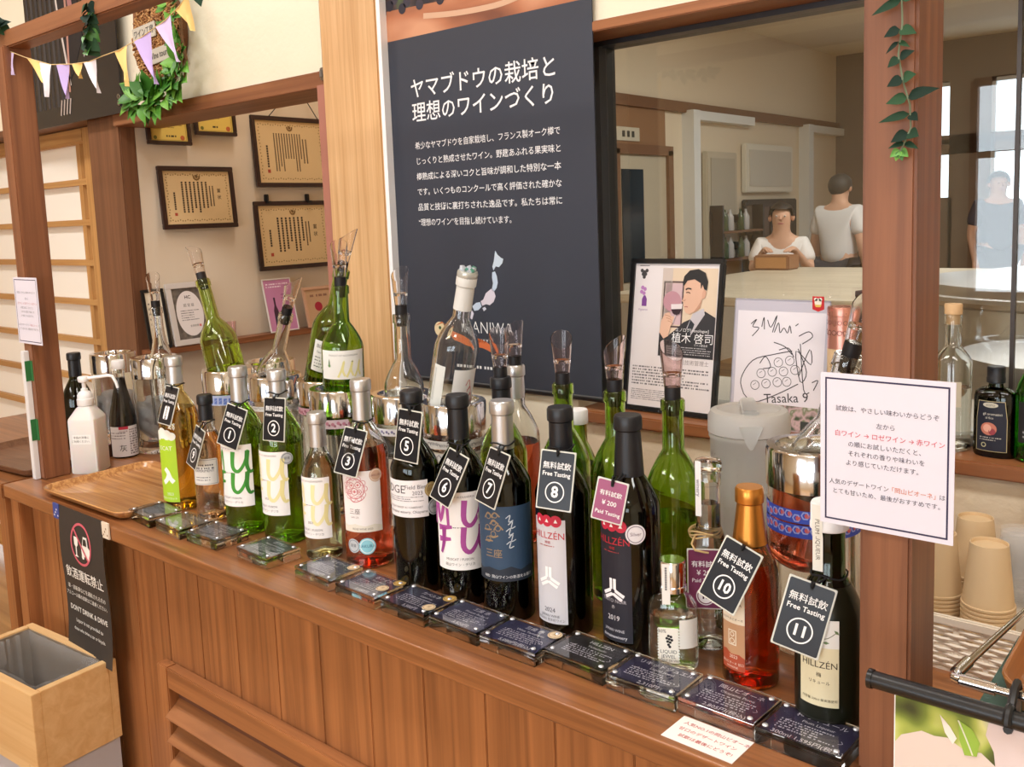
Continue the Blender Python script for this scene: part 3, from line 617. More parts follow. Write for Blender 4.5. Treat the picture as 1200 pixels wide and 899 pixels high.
a.poly([(-.046, .060), (.046, .060), (.046, .076), (.036, .079), (.022, .075), (.008, .081), (-.008, .076), (-.024, .079), (-.036, .075), (-.046, .077)], (34, 44, 58), 1); a.text('RED  岡山ワインの新酒をお届け', .004, .066, .005, (226, 230, 236)); label_part(bl, a, .0366, 36)
def hillzen(a, w, z0, z1, base, logo, yr):
    a.grid(-w / 2, z0, w / 2, z1, base, 0, 12)
    for k in (-1, 0, 1): a.disc(k * .0125, z1 - .002, .0078, (196, 36, 66), 1 + (k == 0)); a.poly([(k * .0125 - .0026, z1 - .004), (k * .0125 + .0026, z1 - .004), (k * .0125, z1 + .001)], (250, 240, 240), 3)
    a.text('HILLZÉN', 0, z1 - .022, .0125, (186, 34, 52), 2); a.text('神郷', 0, z1 - .031, .0045, (170, 40, 50)); a.lines(-.014, z1 - .037, .014, z1 - .034, 1, (170, 60, 60), 2, .4, 7)
    cy = z0 + (z1 - z0) * .43; s_ = .016
    for k in range(3):
        q = PI / 2 + k * 2 * PI / 3
        for sd in (-1, 1):
            nx, ny = -math.sin(q), math.cos(q); d = (math.cos(q), math.sin(q)); o0, o1 = sd * .0007, sd * .0048
            a.poly([(d[0] * .0028 + nx * o0, cy + d[1] * .0028 + ny * o0), (d[0] * s_ + nx * o0, cy + d[1] * s_ + ny * o0), (d[0] * s_ + nx * o1, cy + d[1] * s_ + ny * o1), (nx * o1, cy + ny * o1)], logo, 2)
P8 = bord(.0364, .30, .188, .226, .0152)
bl = bottle((-.718, .933, CZ), 'dark red wine bottle with tall silver label and white three armed emblem tagged number eight', P8, DG, .003, .20, REDWINE, (.226, CAPBLK))
a = Art(); hillzen(a, .050, .020, .160, (206, 206, 214), (250, 250, 252), ''); a.text('2024', 0, .038, .0085, (70, 70, 80)); a.text('JAPAN WINE', 0, .030, .005, (80, 80, 90)); a.text('有限会社 哲多町ワイン', 0, .0245, .0042, (90, 90, 100)); label_part(bl, a, .0364, 2)
PP = bord(.0375, .30, .188, .230, .0156)
bl = bottle((-.616, .937, CZ), 'tall black wine bottle with all black label white three armed emblem and 2019', PP, DG, .003, .212, REDWINE, (.226, CAPBLK))
a = Art(); hillzen(a, .050, .022, .172, (24, 24, 38), (240, 238, 242), ''); a.text('TINTO NOIR', 0, .074, .0062, (176, 172, 180)); a.text('赤', 0, .066, .005, (190, 186, 190)); a.text('2019', 0, .052, .009, (220, 216, 220)); a.text('JAPAN WINE', 0, .036, .0052, (200, 198, 206)); a.text('domainewinery', 0, .028, .0058, (220, 218, 226)); label_part(bl, a, .0375, -4)
sticker(bl, .0375, 43, .161, .0125, (230, 226, 232), (150, 144, 156), 'Silver', (110, 90, 110))
# --- flask
bl = thing('liqueur_flask', 'small clear flat flask of spirit with silver screw cap in the front row', 'bottle', (-.550, .925, CZ), (0, 0, .45), 'wine bottles on the counter')
P = [(0, .006), (.022, .003), (.026, 0), (.0285, .002), (.030, .008), (.030, .072), (.0285, .080), (.024, .088), (.016, .094), (.0135, .096), (.0135, .118), (.012, .119)]
b = B(); put_shell(b, P, .003, CLEAR, 1, .62); b.build('glass_body', bl)
b = B(); put_liquid(b, P, .003, .066, wine((250, 248, 240), 'spirit'), 1, .62); b.build('wine', bl)
b = B(); b.lathe([(.0162, .096), (.0170, .097), (.0170, .103), (.0160, .104), (.0160, .132), (.0150, .134), (0, .134)], CHROME, 32); b.build('screw_cap', bl)
a = Art(); a.rect(-.016, .012, .008, .056, (240, 236, 226), 1)
for k in range(12): a.disc(-.016, .014 + .0036 * k, .0012, (250, 250, 246), 1, 8); a.disc(.008, .014 + .0036 * k, .0012, (250, 250, 246), 1, 8)
a.text('30%', -.0115, .0515, .006, (40, 40, 44))
for x, y in ((-.004, .046), (-.001, .045), (-.006, .043), (-.003, .042), (0, .041), (-.005, .039), (-.002, .038), (-.004, .035), (-.0025, .0325)): a.disc(x, y, .0017, (20, 20, 24), 2, 10)
a.text('LIQUID', -.004, .026, .0062, (40, 40, 44)); a.text('JEWEL', -.004, .020, .0062, (40, 40, 44)); a.text('ESPRIT DE VIN', -.004, .015, .0036, (60, 60, 64))
bb = B(); a.out(bb, lambda u, v, w: (u, -.0189 - w, v)); bb.build('label', bl, fix=False)
a = Art(); a.rect(.009, .030, .029, .066, (236, 234, 228), 1); bb = B(); a.out(bb, lambda u, v, w: (u, -.0186 * math.sqrt(max(0, 1 - (u / .0302) ** 2)) - .0004 - w, v)); bb.build('back_label', bl, fix=False)
bb = B(); 
for q in ((-.0048, .0048),): Art().grid(q[0], .084, q[1], .134, (238, 236, 232), 0, 2, 8).lines(-.002, .10, .002, .13, 1, (120, 118, 120), 2, .6, 2, True).out(bb, lambda u, v, w: (u - .006, -.0172 - w - .0 * v, v))
bb.build('seal_strip', bl, fix=False)
# --- number 15 behind (slim, clear, glass stopper)
P = bord(.0215, .225, .132, .158, .0150, .0005)
bl = bottle((-.541, 1.0, CZ), 'slim clear bottle with glass stopper and maroon tag wrapped in twine', P, CLEAR, .0024, .186, WATER)
b = B(); b.lathe([(.0100, .214), (.0105, .226), (.0166, .227), (.0172, .230), (.0172, .236), (.0155, .240), (0, .2405)], CLEAR, 32); b.build('glass_stopper', bl)
bb = B(); Art().grid(-.004, .172, .004, .242, (240, 238, 238), 0, 2, 4).text('winery', 0, .208, .008, (110, 108, 120), 2, 0, 1, 1, 'CENTER', -PI / 2).out(bb, lambda u, v, w: (u - .004, -.0178 - w, v)); bb.build('seal_strip', bl, fix=False)
bb = B(); Art().text('スピリッツ', .004, .05, .006, (110, 108, 96)).frame(-.008, .042, .014, .058, .0006, (150, 140, 110)).text('500ml', .002, .026, .004, (120, 120, 110)).out(bb, wrap(.0218, .3)); bb.build('label', bl, fix=False)
# --- number 10 amber dessert wine
P = bord(.0325, .231, .128, .176, .0142)
bl = bottle((-.462, .951, CZ), 'amber dessert wine bottle with copper coloured capsule tagged number ten', P, AMBERG, .0028, .145, AMBERW, (.166, COPPER))
a = Art(); a.grid(-.021, .022, .011, .115, (196, 150, 112), 0); a.rect(-.021, .078, .011, .115, (238, 222, 198), 1); a.text('OKAYAMA', -.005, .101, .0052, (110, 84, 66)); a.text('Pione', -.005, .094, .006, (110, 84, 66)); a.text('おかやまピオーネ', -.005, .083, .0036, (110, 84, 66))
a.poly([(-.021, .022), (.011, .022), (.011, .038), (.004, .042), (-.006, .041), (-.014, .045), (-.021, .043)], (176, 76, 46), 1)
a.frame(-.010, .052, .001, .070, .0012, (242, 228, 206)); a.ring(-.0045, .065, .003, .001, (242, 228, 206), 2, 14); a.ring(-.0045, .057, .0035, .001, (242, 228, 206), 2, 14)
a.text('2023', -.003, .038, .0055, (240, 220, 200)); a.text('岡山ピオーネ 甘口', -.005, .030, .0036, (240, 220, 200)); a.text('DOMAINE', -.005, .0255, .0034, (240, 220, 200)); label_part(bl, a, .0325, -4)
# --- number 11 plum liqueur
m, nt, p = newmat('satin_dark_green'); p.inputs['Base Color'].default_value = lin((18, 22, 10)); p.inputs['Roughness'].default_value = .3
P = bord(.0345, .240, .122, .166, .0165, .001)
bl = bottle((-.355, .915, CZ), 'squat dark green plum liqueur bottle with cream label tagged number eleven', P, glass((40, 96, 34), .05, 1.48, 'deep_green_glass'), .003, .158, wine((96, 90, 20), 'plum_liqueur'))
b = B(); b.lathe([(r + .0004, z) for r, z in P[4:] if z < .160], m, 44); b.build('satin_coating', bl, fix=False)
b = B(); b.lathe([(.0186, .214), (.0194, .215), (.0194, .220), (.0187, .221), (.0187, .2405), (.0175, .2425), (0, .2425)], WHITE, 30); b.build('screw_cap', bl)
a = Art(); a.grid(-.022, .034, .020, .128, (226, 218, 184), 0); a.rect(-.022, .098, .020, .128, (236, 236, 232), 1); R_ = random.Random(5)
for k in range(9):
    x, y, q = -.018 + .035 * R_.random(), .101 + .023 * R_.random(), R_.random() * 6; a.poly([(x, y), (x + .004 * math.cos(q + .4), y + .004 * math.sin(q + .4)), (x + .007 * math.cos(q), y + .007 * math.sin(q)), (x + .004 * math.cos(q - .4), y + .004 * math.sin(q - .4))], (104, 130, 84), 2)
a.stroke([(-.018, .108), (-.006, .114), (.006, .108), (.018, .116)], .0007, (110, 120, 90)); a.text('HILLZÉN', 0, .079, .0098, (66, 56, 40)); a.text('梅', 0, .068, .0055, (66, 56, 40)); a.text('リキュール', 0, .060, .0045, (66, 56, 40)); a.text('内容量 300ml 果実酒使用', 0, .041, .0034, (110, 100, 80)); label_part(bl, a, .0350, 5)
bb = B(); Art().grid(-.0055, .172, .0055, .243, (236, 236, 228), 0, 2, 10).text('PLUM LIQUEUR', 0, .206, .0065, (120, 116, 104), 2, 0, 1, 1, 'CENTER', -PI / 2).out(bb, lambda u, v, w: (u - .005, -.0197 - w + (0 if v > .212 else .0016), v)); bb.build('seal_strip', bl, fix=False)

# ------------------------------------------------------------------ hanging tags
def hang_tag(loc, rot, num, label, neck, w=.049, h=.075, paid=False):
    t = thing('tasting_tag', label, 'tag', loc, rot, 'tasting tags on the bottles')
    c = (24, 27, 34) if not paid else (150, 62, 104)
    b = B(); b.box((-w / 2, -.0008, -h / 2), (w / 2, .0008, h / 2), mat((206, 206, 196), .25), .0006); a = Art(); a.rrect(-w / 2 + .0018, -h / 2 + .0018, w / 2 - .0018, h / 2 - .0018, .002, c, 0)
    a.p[0] = (a.p[0][0], a.p[0][1], mat(c, .3, 0, .4, 0), 0)
    wh = (240, 240, 240)
    if paid: a.text('有料試飲', 0, h * .16, w * .18, wh, 2, .02); a.text('¥ 200', 0, -h * .06, w * .2, wh, 2, .01); a.text('Paid Tasting', 0, -h * .29, w * .165, wh, 2, .01)
    else:
        a.text('無料試飲', 0, h * .235, w * .20, wh, 2, .03); a.text('Free Tasting', 0, h * .10, w * .158, wh, 2, .015)
        if num == '13': a.rrect(-w * .17, -h * .36, w * .17, -h * .02, .003, wh, 2); a.text('MOON', 0, -h * .19, w * .16, c, 3, .02, 1, 1, 'CENTER', PI / 2)
        else: a.ring(0, -h * .20, w * .27, w * .03, wh, 2); a.text(num, 0, -h * .205, w * (.40 if len(num) == 1 else .34), wh, 2, .03)
    a.disc(0, h / 2 - .0065, .0022, (12, 12, 12), 2, 14); a.out(b, flat(-.0009)); b.build('tag_card', t, fix=False)
    # cord looping round the neck (neck = centre of loop in world, radius)
    M = (Matrix.Translation(loc) @ Matrix.Rotation(rot[2], 4, 'Z') @ Matrix.Rotation(rot[0], 4, 'X') @ Matrix.Rotation(rot[1], 4, 'Y')).inverted()
    nc, nr = Vector(neck[:3]), neck[3]; hole = Vector((0, -.002, h / 2 - .0065)); hw = M.inverted() @ hole
    da = math.atan2(hw.y - nc.y, hw.x - nc.x); L = []
    for k in range(19):
        q = da + PI * 2 * k / 18; L.append(M @ (nc + Vector((nr * math.cos(q), nr * math.sin(q), .002 * math.sin(3 * q)))))
    b = B(); b.tube(L, .0011, CORD, 6); b.tube([L[0], (L[0] + hole) / 2 + Vector((.001, -.002, 0)), hole, hole + Vector((.0008, .003, 0)), L[1]], .0012, CORD, 6)
    b.tube([hole + Vector((0, 0, .002)), hole + Vector((0, -.001, .007))], .0024, CORD, 6); b.build('cord', t)
    for o in t.children: o.rotation_euler = (0, 0, 0)
    t.rotation_mode = 'QUATERNION'; t.rotation_quaternion = (Matrix.Rotation(rot[2], 4, 'Z') @ Matrix.Rotation(rot[0], 4, 'X') @ Matrix.Rotation(rot[1], 4, 'Y')).to_quaternion()
    return t
RD = math.radians
for bx, by, dx, dy, z, yw, pi_, ro, num, lab, nz, nr in (
    (-1.665, .928, .024, -.031, .211, 0, -18, 2, '13', 'black tag turned sideways on the lime labelled golden bottle', .246, .017),
    (-1.548, .919, .017, -.035, .146, -10, -16, 8, '9', 'black tag with number nine on the small pink bottle', .188, .0155),
    (-1.43, .918, .019, -.031, .199, 15, -12, 14, '1', 'dark tag with number one tilted on the first green bottle', .238, .0165),
    (-1.332, .931, .024, -.027, .221, 12, -9, -1, '2', 'dark tag with number two hanging straight on the second green bottle', .262, .0168),
    (-1.124, .942, .007, -.033, .190, 8, -20, 5, '3', 'dark tag with number three on the rose bottle', .234, .0165),
    (-.98, .916, .022, -.030, .241, 2, -10, 2, '5', 'dark tag with number five high on the black capsule', .282, .0175),
    (-.896, .926, .015, -.038, .191, -8, -24, 10, '6', 'dark tag with number six leaning on the purple lettered bottle', .232, .0165),
    (-.81, .923, .011, -.036, .204, -14, -20, 4, '7', 'dark tag with number seven on the blue labelled bottle', .244, .0168),
    (-.718, .933, .018, -.036, .214, 14, -14, 2, '8', 'large dark tag with number eight above the silver label', .248, .0168),
    (-.462, .951, -.005, -.039, .138, 4, -20, 20, '10', 'dark tag with number ten tilted on the amber bottle', .166, .0165),
    (-.355, .915, -.010, -.042, .130, 16, -10, 14, '11', 'dark tag with number eleven on the plum liqueur bottle', .166, .0185)):
    hang_tag((bx + dx, by + dy, .93 + z), (RD(pi_), RD(ro), RD(yw)), num, lab, (bx, by, .93 + nz, nr))
hang_tag((-.6155, .893, 1.133), (RD(-8), RD(10), RD(17)), '', 'pink paid tasting tag on the tall black bottle', (-.616, .937, 1.160, .0157), .040, .052, True)
# maroon tag of the slim bottle, with twine
t = thing('tasting_tag', 'maroon paid tasting tag with number fifteen partly behind the flask', 'tag', (-.531, .972, CZ + .098), (RD(-4), 0, RD(30)), 'tasting tags on the bottles')
b = B(); b.box((-.022, -.0008, -.0375), (.022, .0008, .0375), mat((206, 206, 196), .25), .0006); a = Art(); a.rrect(-.0205, -.036, .0205, .036, .002, (112, 34, 76), 0); a.text('有料試飲', 0, .018, .0085, (240, 236, 238), 2, .02); a.text('¥ 200', 0, .0075, .009, (240, 236, 238)); a.text('Paid Tasting', 0, -.002, .0068, (240, 236, 238))
a.disc(0, -.021, .0115, (240, 236, 238), 2); a.ring(0, -.021, .0102, .0012, (112, 34, 76), 3); a.text('15', 0, -.021, .0115, (60, 20, 44), 3, .03); a.out(b, flat(-.0009)); b.build('tag_card', t, fix=False)
TW = mat((196, 164, 112), .9); b = B()
for k in range(3): b.tube([((.0182 + .0006 * k) * math.cos(q * PI / 9), (.0182 + .0006 * k) * math.sin(q * PI / 9) + .026, .048 + .003 * k + .002 * math.sin(q + k)) for q in range(18)], .0012, TW, 6, closed=True)
b.tube([(-.012, .012, .05), (-.016, .004, .042), (-.012, -.003, .036), (0, -.004, .034), (.004, -.002, .033)], .0013, TW, 6); b.build('twine', t)
# ================================================================== wine coolers
def cooler(x, y, label, bands=(), R=.054, H=.236, packs=0, seed=1, mt=None):
    t = thing('wine_cooler', label, 'wine cooler', (x, y, CZ), (0, 0, 0), 'clear wine coolers with chrome rims')
    b = B(); k = R / .054
    b.lathe([(0, 0), (R * .95, 0), (R, .004), (R, H - .004), (R - .003, H - .002), (R - .003, .016), (0, .016)], mt or COOLG, 48); b.build('outer_wall', t)
    b = B(); b.lathe([(R - .007, H - .002), (R - .008, .035), (R - .012, .030), (0, .030), (0, .033), (R - .013, .033), (R - .0105, .038), (R - .0095, H - .002)], mt or COOLG, 48); b.build('inner_wall', t)
    b = B(); b.lathe([(R + .0004, H - .050), (R + .0018, H - .049), (R + .0018, H - .003), (R, H), (R - .010, H), (R - .0125, H - .004), (R - .0125, H - .03), (R - .0115, H - .03), (R - .0112, H - .006), (R + .0004, H - .006)], CHROME, 64)
    b.add(b.v[:64], [], CHROME); b.build('chrome_rim', t)
    for (z, h, c1, c2, kind) in bands:
        bb = B(); a = Art(); W_ = R * 3.4; a.grid(-W_ / 2, z, W_ / 2, z + h, c1, 0, 40); Rn = random.Random(seed + int(z * 1000))
        n = int(W_ / .0105)
        for q in range(n):
            u = -W_ / 2 + .006 + q * .0105; v = z + h / 2 + (Rn.random() - .5) * h * .3
            if kind == 'fan': a.poly([(u - .004, v - h * .3), (u + .003, v - h * .3), (u + .004, v + h * .3), (u - .003, v + h * .3)], c2, 1); a.stroke([(u - .003, v - .002), (u + .003, v + .003)], .0008, c1, 2)
            elif kind == 'dot': a.disc(u, v, h * .2, c2, 1, 10); a.disc(u + .004, v - h * .18, h * .14, tuple(int(w * .8) for w in c2), 1, 8)
            elif kind == 'frame': a.ring(u, v, h * .34, h * .12, c2, 1, 6); a.disc(u + .002, v, h * .2, (196, 90, 90), 1, 8)
            else: a.text('WINE', u, v, h * .5, c2, 1) if q % 2 == 0 else a.stroke([(u - .003, v), (u, v + .003), (u + .004, v - .002)], .001, c2, 1)
        a.out(bb, wrap(R + .0003, RD(50 if x < -.6 else 18), 0)); bb.build('patterned_tape', t, fix=False)
    return t
cooler(-2.33, 1.13, 'leftmost clear wine cooler, without a bottle, behind the white pump bottle')
cooler(-2.15, 1.146, 'clear wine cooler holding the slim clear bottle beside the dark labelled bottle')
cooler(-1.80, 1.13, 'wine cooler with pale blue fan patterned tape under its chrome rim', [(.162, .022, (176, 190, 226), (96, 122, 196), 'fan')])
cooler(-1.815, 1.255, 'wine cooler furthest back, mostly behind the tilted olive bottle')
cooler(-1.632, 1.135, 'wine cooler holding the leaning clear bottle behind the number two bottle', [(.166, .010, (214, 212, 206), (120, 124, 130), 'word')])
cooler(-1.497, 1.16, 'wine cooler holding the leaning green bottle', [(.168, .014, (196, 150, 160), (150, 80, 100), 'dot')])
cooler(-1.385, 1.105, 'wine cooler with pink patterned tape holding the upright green bottle', [(.166, .017, (222, 196, 206), (196, 130, 150), 'dot')])
cooler(-1.235, 1.13, 'wine cooler with white patterned tape behind the rose bottle', [(.166, .013, (226, 224, 228), (130, 124, 160), 'dot')])
cooler(-1.098, 1.125, 'wine cooler holding the tilted white labelled bottle', [(.162, .014, (206, 204, 198), (90, 90, 92), 'word'), (.142, .012, (206, 204, 198), (90, 90, 92), 'word')], .055)
cooler(-.441, 1.085, 'large wine cooler with two blue tapes beside the white notice', [(.170, .016, (52, 74, 176), (150, 160, 214), 'frame'), (.152, .016, (52, 74, 176), (150, 160, 214), 'frame')], .056, .255)
PACK = glass((248, 248, 250), .25, 1.2, 'plastic_bag'); 
for i, (x, y, z0, sd) in enumerate(((-2.15, 1.146, .036, 3), (-2.33, 1.13, .036, 5))):
    R_ = random.Random(sd); bm = bmesh.new(); bmesh.ops.create_icosphere(bm, subdivisions=4, radius=1)
    for v in bm.verts:
        d = v.co.normalized(); q = 1 + .16 * math.sin(5 * d.x + sd) * math.cos(6 * d.y) + .12 * math.sin(9 * d.z + 4 * d.x) + .06 * math.sin(17 * d.y + 11 * d.z)
        v.co = Vector((d.x * .034 * q, d.y * .034 * q, .055 + d.z * .055 * min(q, 1.0) ))
    bm.verts.index_update(); b = B(); b.add([v.co.copy() for v in bm.verts], [[v.index for v in f.verts] for f in bm.faces], mat((246, 246, 248), .25, 0, .6), True); bm.free()
    tag(b.build('ice_bag', None, (x, y, CZ + z0)), ('crumpled white ice bag inside the cooler of the slim clear bottle', 'crumpled white ice bag inside the leftmost cooler')[i], 'ice bag', 'ice bags in the coolers')
# --- opened bottles standing in the coolers (mouth point, point on axis lower down)
def leaning(mouth, low, label, P, gm, t=.0028, fill=None, wm=None, cap=None, labels=None, pour=True, az=0., tint=(252, 250, 250), spin=0.0, **k):
    H = P[-1][1]; d = (Vector(mouth) - Vector(low)).normalized(); base = Vector(mouth) - d * H
    bl = bottle(base, label, P, gm, t, fill, wm, cap, 'bottle', 'open_wine_bottle', (0, 0, 0), 'opened bottles in coolers')
    q = Vector((0, 0, 1)).rotation_difference(d); bl.rotation_mode = 'QUATERNION'; bl.rotation_quaternion = q
    for a, a0 in (labels or []): label_part(bl, a, P[6][0], a0)
    if pour: pourer(bl, H, tint, .072, az)
    return bl
SL = slope(.034, .30, .10)
leaning((-2.118, 1.146, 1.290), (-2.112, 1.146, 1.17), 'slim clear empty bottle with pourer in the cooler near the alcove', slope(.032, .29, .13), CLEAR, .0026, az=2.6)
leaning((-1.874, 1.13, 1.362), (-1.812, 1.13, 1.19), 'olive bottle leaning left with pourer, half full, in the blue taped cooler', bord(.0405, .27, .130, .178, .0150), GREENL, .003, .115, wine((236, 226, 130), 'olive_wine'), az=PI)
leaning((-1.575, 1.135, 1.297), (-1.624, 1.135, 1.183), 'clear empty bottle leaning right with pourer among the coolers', bord(.0365, .26, .125, .175, .0140), CLEAR, .0028, az=.4)
a = Art(); a.rect(-.03, .105, .028, .170, (236, 236, 230), 1); a.text('Blanc 2023', 0, .158, .011, (80, 84, 80)); a.text('Sauvignon Blanc', 0, .146, .0068, (80, 84, 80)); a.lines(-.024, .112, .024, .138, 4, (96, 100, 96), 2, .35, 9)
leaning((-1.408, 1.15, 1.388), (-1.474, 1.15, 1.20), 'green bottle leaning right with white printed label and pourer in a cooler', bord(.0385, .31, .190, .236, .0150), G1, .003, .10, wine((222, 236, 150)), None, [(a, 48)], az=.5)
a = Art(); a.grid(-.048, .108, .045, .162, (244, 243, 238), 0, 14); a.text('MUSCAT OF ALEXANDRIA', 0, .153, .0048, (140, 140, 136)); a.poly([(-.03, .132), (-.026, .132), (-.0265, .140), (-.028, .147), (-.0295, .140)], (86, 120, 80), 2); a.disc(-.028, .1335, .003, (110, 146, 96), 2, 10)
for k in range(3): x = -.006 + .016 * k; a.stroke([(x - .005, .112), (x + .002, .126), (x + .007, .142), (x + .004, .126), (x + .008, .114)], .004, (236, 228, 160))
leaning((-1.360, 1.105, 1.362), (-1.366, 1.105, 1.186), 'upright green open bottle with white label and pourer in a cooler', bord(.0395, .28, .165, .212, .0150), G1, .003, .12, wine((214, 232, 130)), None, [(a, 52)], az=-.6)
leaning((-1.224, 1.13, 1.311), (-1.226, 1.13, 1.19), 'upright clear empty bottle with pourer in a cooler before the dark banner', bord(.036, .26, .128, .178, .0145), CLEAR, .0028, az=-.3)
a = Art(); a.grid(-.012, .075, .036, .150, (240, 240, 238), 0, 10); R_ = random.Random(4)
for k in range(4): x, y = .018 + .004 * k, .122 - .012 * k; a.stroke([(x - .006, y), (x, y + .010), (x + .004, y - .004), (x - .002, y - .008)], .0012, (196, 96, 96))
a2 = Art(); a2.grid(-.010, .078, .014, .152, (228, 230, 224), 0, 6); a2.lines(-.008, .086, -.003, .146, 2, (150, 152, 150), 1, .4, 3, True)
bh = leaning((-1.052, 1.125, 1.383), (-1.104, 1.125, 1.179), 'clear bottle with white capsule and white labels tilted in front of the dark banner', bord(.0385, .305, .178, .232, .0155), CLEAR, .003, .06, wine((244, 214, 196)), (.246, mat((232, 234, 232), .4)), [(a, 62), (a2, 0)], pour=False)
b = B(); b.lathe([(.0158, .300), (.0175, .302), (.0178, .310), (.0165, .3135), (0, .3135)], mat((206, 210, 206), .25, .3), 24)
for k in range(7): b.tube([(.007 * math.cos(k), .007 * math.sin(k * 1.7), .312), (.010 * math.cos(k * .9), .009 * math.sin(k * 1.3), .318 + .003 * (k % 2))], [.005, .0038], mat((90, 160, 140) if k < 3 else (206, 214, 228), .4), 8)
b.build('decorative_stopper', bh)
leaning((-.396, 1.085, 1.300), (-.425, 1.085, 1.20), 'clear bottle with black stopper pourer in the large blue taped cooler', bord(.036, .27, .135, .185, .0170), CLEAR, .0028, .09, ROSE, az=.8)
# --- green opened bottles standing on the counter behind the front row
def behind(x, y, label, P, gm, fill, wm, cap=None, az=0., tint=(252, 246, 246)):
    bl = bottle((x, y, CZ), label, P, gm, .003, fill, wm, cap, 'bottle', 'open_wine_bottle', (0, 0, 0), 'opened bottles behind the front row'); pourer(bl, P[-1][1], tint, .062, az); return bl
DEEP = wine((216, 232, 120), 'deep_wine'); PG = bord(.0375, .30, .180, .232, .0148)
behind(-.935, 1.066, 'green open bottle with black capsule and pourer behind bottle seven', PG, G1, .10, DEEP, (.245, CAPBLK), 2.4)
behind(-.988, 1.165, 'rose open bottle with silver capsule and pourer behind the green one', bord(.0375, .30, .180, .232, .0142), CLEAR, .17, ROSE, (.245, SILVER), -.3)
behind(-.818, 1.072, 'green open bottle with pourer directly behind bottle eight', PG, G1, .16, DEEP, None, 2.2, (252, 240, 238))
behind(-.719, 1.062, 'green open bottle with pourer left of the framed poster', PG, G1, .16, DEEP, None, 1.0, (252, 240, 238))
behind(-.620, 1.052, 'bright green open bottle with tall pourer before the framed poster', PG, G1, .14, wine((226, 240, 130)), None, 2.7, (240, 224, 222))
bl = bottle((-.862, 1.168, CZ), 'green bottle with white screw cap between the opened green bottles', bord(.034, .232, .128, .186, .0135), G1, .0028, .15, WHITEW, None, 'bottle', 'screw_cap_bottle')
b = B(); b.lathe([(.0152, .215), (.0157, .216), (.0157, .236), (.0145, .238), (0, .238)], WHITE, 28); b.build('screw_cap', bl)
# --- pitcher
t = thing('water_pitcher', 'frosted plastic water pitcher with lid behind the amber bottle', 'pitcher', (-.612, 1.26, CZ), (0, 0, .5))
b = B(); b.lathe([(0, .003), (.050, 0), (.054, .003), (.055, .01), (.0575, .205), (.0595, .208), (.0595, .214), (.0565, .214), (.0545, .205), (.052, .012), (0, .010)], FROST, 48); b.build('pitcher_body', t)
b = B(); b.lathe([(.0580, .2145), (.0610, .216), (.0605, .238), (.056, .247), (.047, .250), (.044, .247), (.030, .246), (0, .246), (0, .243), (.030, .243), (.045, .244), (.053, .243), (.057, .235), (.0575, .217)], FROST, 48); b.build('lid', t)
b = B(); b.box((-.012, -.050, .246), (.012, .050, .256), FROST, .003); b.build('lid_grip', t)
b = B(); vs = []
b.prism([(-.017, .235), (.017, .235), (.006, .207), (.002, .201), (-.002, .201), (-.006, .207)], -.0635, -.0595, FROST, Matrix(((1, 0, 0, 0), (0, 0, 1, 0), (0, 1, 0, 0), (0, 0, 0, 1)))); b.build('spout_cover', t)
b = B(); m_ = glass((252, 252, 252), 0, 1.33, 'water_drop'); R_ = random.Random(8)
for k in range(90):
    q, z, r = -PI / 2 + (R_.random() - .5) * 2.6, .05 + .14 * R_.random(), .0007 + .0012 * R_.random(); rr = .0551 + .0025 * (z / .2)
    b.lathe([(0, -r), (r * .8, -r * .6), (r, 0), (r * .8, r * .6), (0, r)], m_, 8, Matrix.Translation((rr * math.cos(q), rr * math.sin(q), z)))
b.build('condensation', t, kind='stuff')
# --- left group: pump bottle, dark bottles, matchbox
t = thing('pump_bottle', 'white square hand sanitiser bottle with long pump nozzle by the left post', 'bottle', (-2.098, .945, CZ), (0, 0, .66))
b = B()
PL = mat((232, 230, 230), .45, 0, .5); m, nt, p = newmat('milky_plastic'); p.inputs['Base Color'].default_value = lin((236, 234, 232)); p.inputs['Roughness'].default_value = .4; p.inputs['Subsurface Weight'].default_value = .4; p.inputs['Subsurface Scale'].default_value = .02; MILK = m
def sq_loft(b, rings, mt, ex=5):
    n = 40; vs = []
    for r, z, e in rings:
        for j in range(n):
            q = 2 * PI * j / n; c, s_ = math.cos(q), math.sin(q); k = (abs(c) ** e + abs(s_) ** e) ** (-1 / e); vs.append((r * k * c, r * k * s_, z))
    m_ = len(rings); fs = [[i * n + j, i * n + (j + 1) % n, (i + 1) * n + (j + 1) % n, (i + 1) * n + j] for i in range(m_ - 1) for j in range(n)] + [list(range(n))[::-1], [(m_ - 1) * n + j for j in range(n)]]
    b.add(vs, fs, mt, True)
sq_loft(b, [(.030, 0, 8), (.032, .003, 10), (.032, .123, 10), (.0315, .128, 8), (.018, .150, 4), (.0155, .154, 2), (.0155, .160, 2)], MILK); b.build('bottle_body', t)
b = B(); b.lathe([(.0175, .155), (.018, .156), (.018, .170), (.0165, .171), (.0165, .179), (.0115, .186), (.0075, .188), (.0075, .193), (.0045, .194), (.0045, .207), (.011, .209), (.0125, .213), (.0125, .219), (.011, .221), (0, .221)], WHITE, 32); b.build('pump_collar', t)
b = B(); b.tube([(.008, .0, .2165), (.058, .001, .2215), (.068, .001, .2195), (.075, .001, .205), (.078, .001, .192)], [.0038, .0036, .0036, .0034, .003], WHITE, 10); b.build('nozzle', t)
bb = B(); Art().rect(-.021, .070, .022, .092, (246, 246, 244), 0).text('手指の消毒に', 0, .0855, .0062, (40, 40, 46)).text('ご利用ください。', 0, .0765, .0058, (40, 40, 46)).out(bb, lambda u, v, w: (u, -.0323 - w, v)); bb.build('label', t, fix=False)
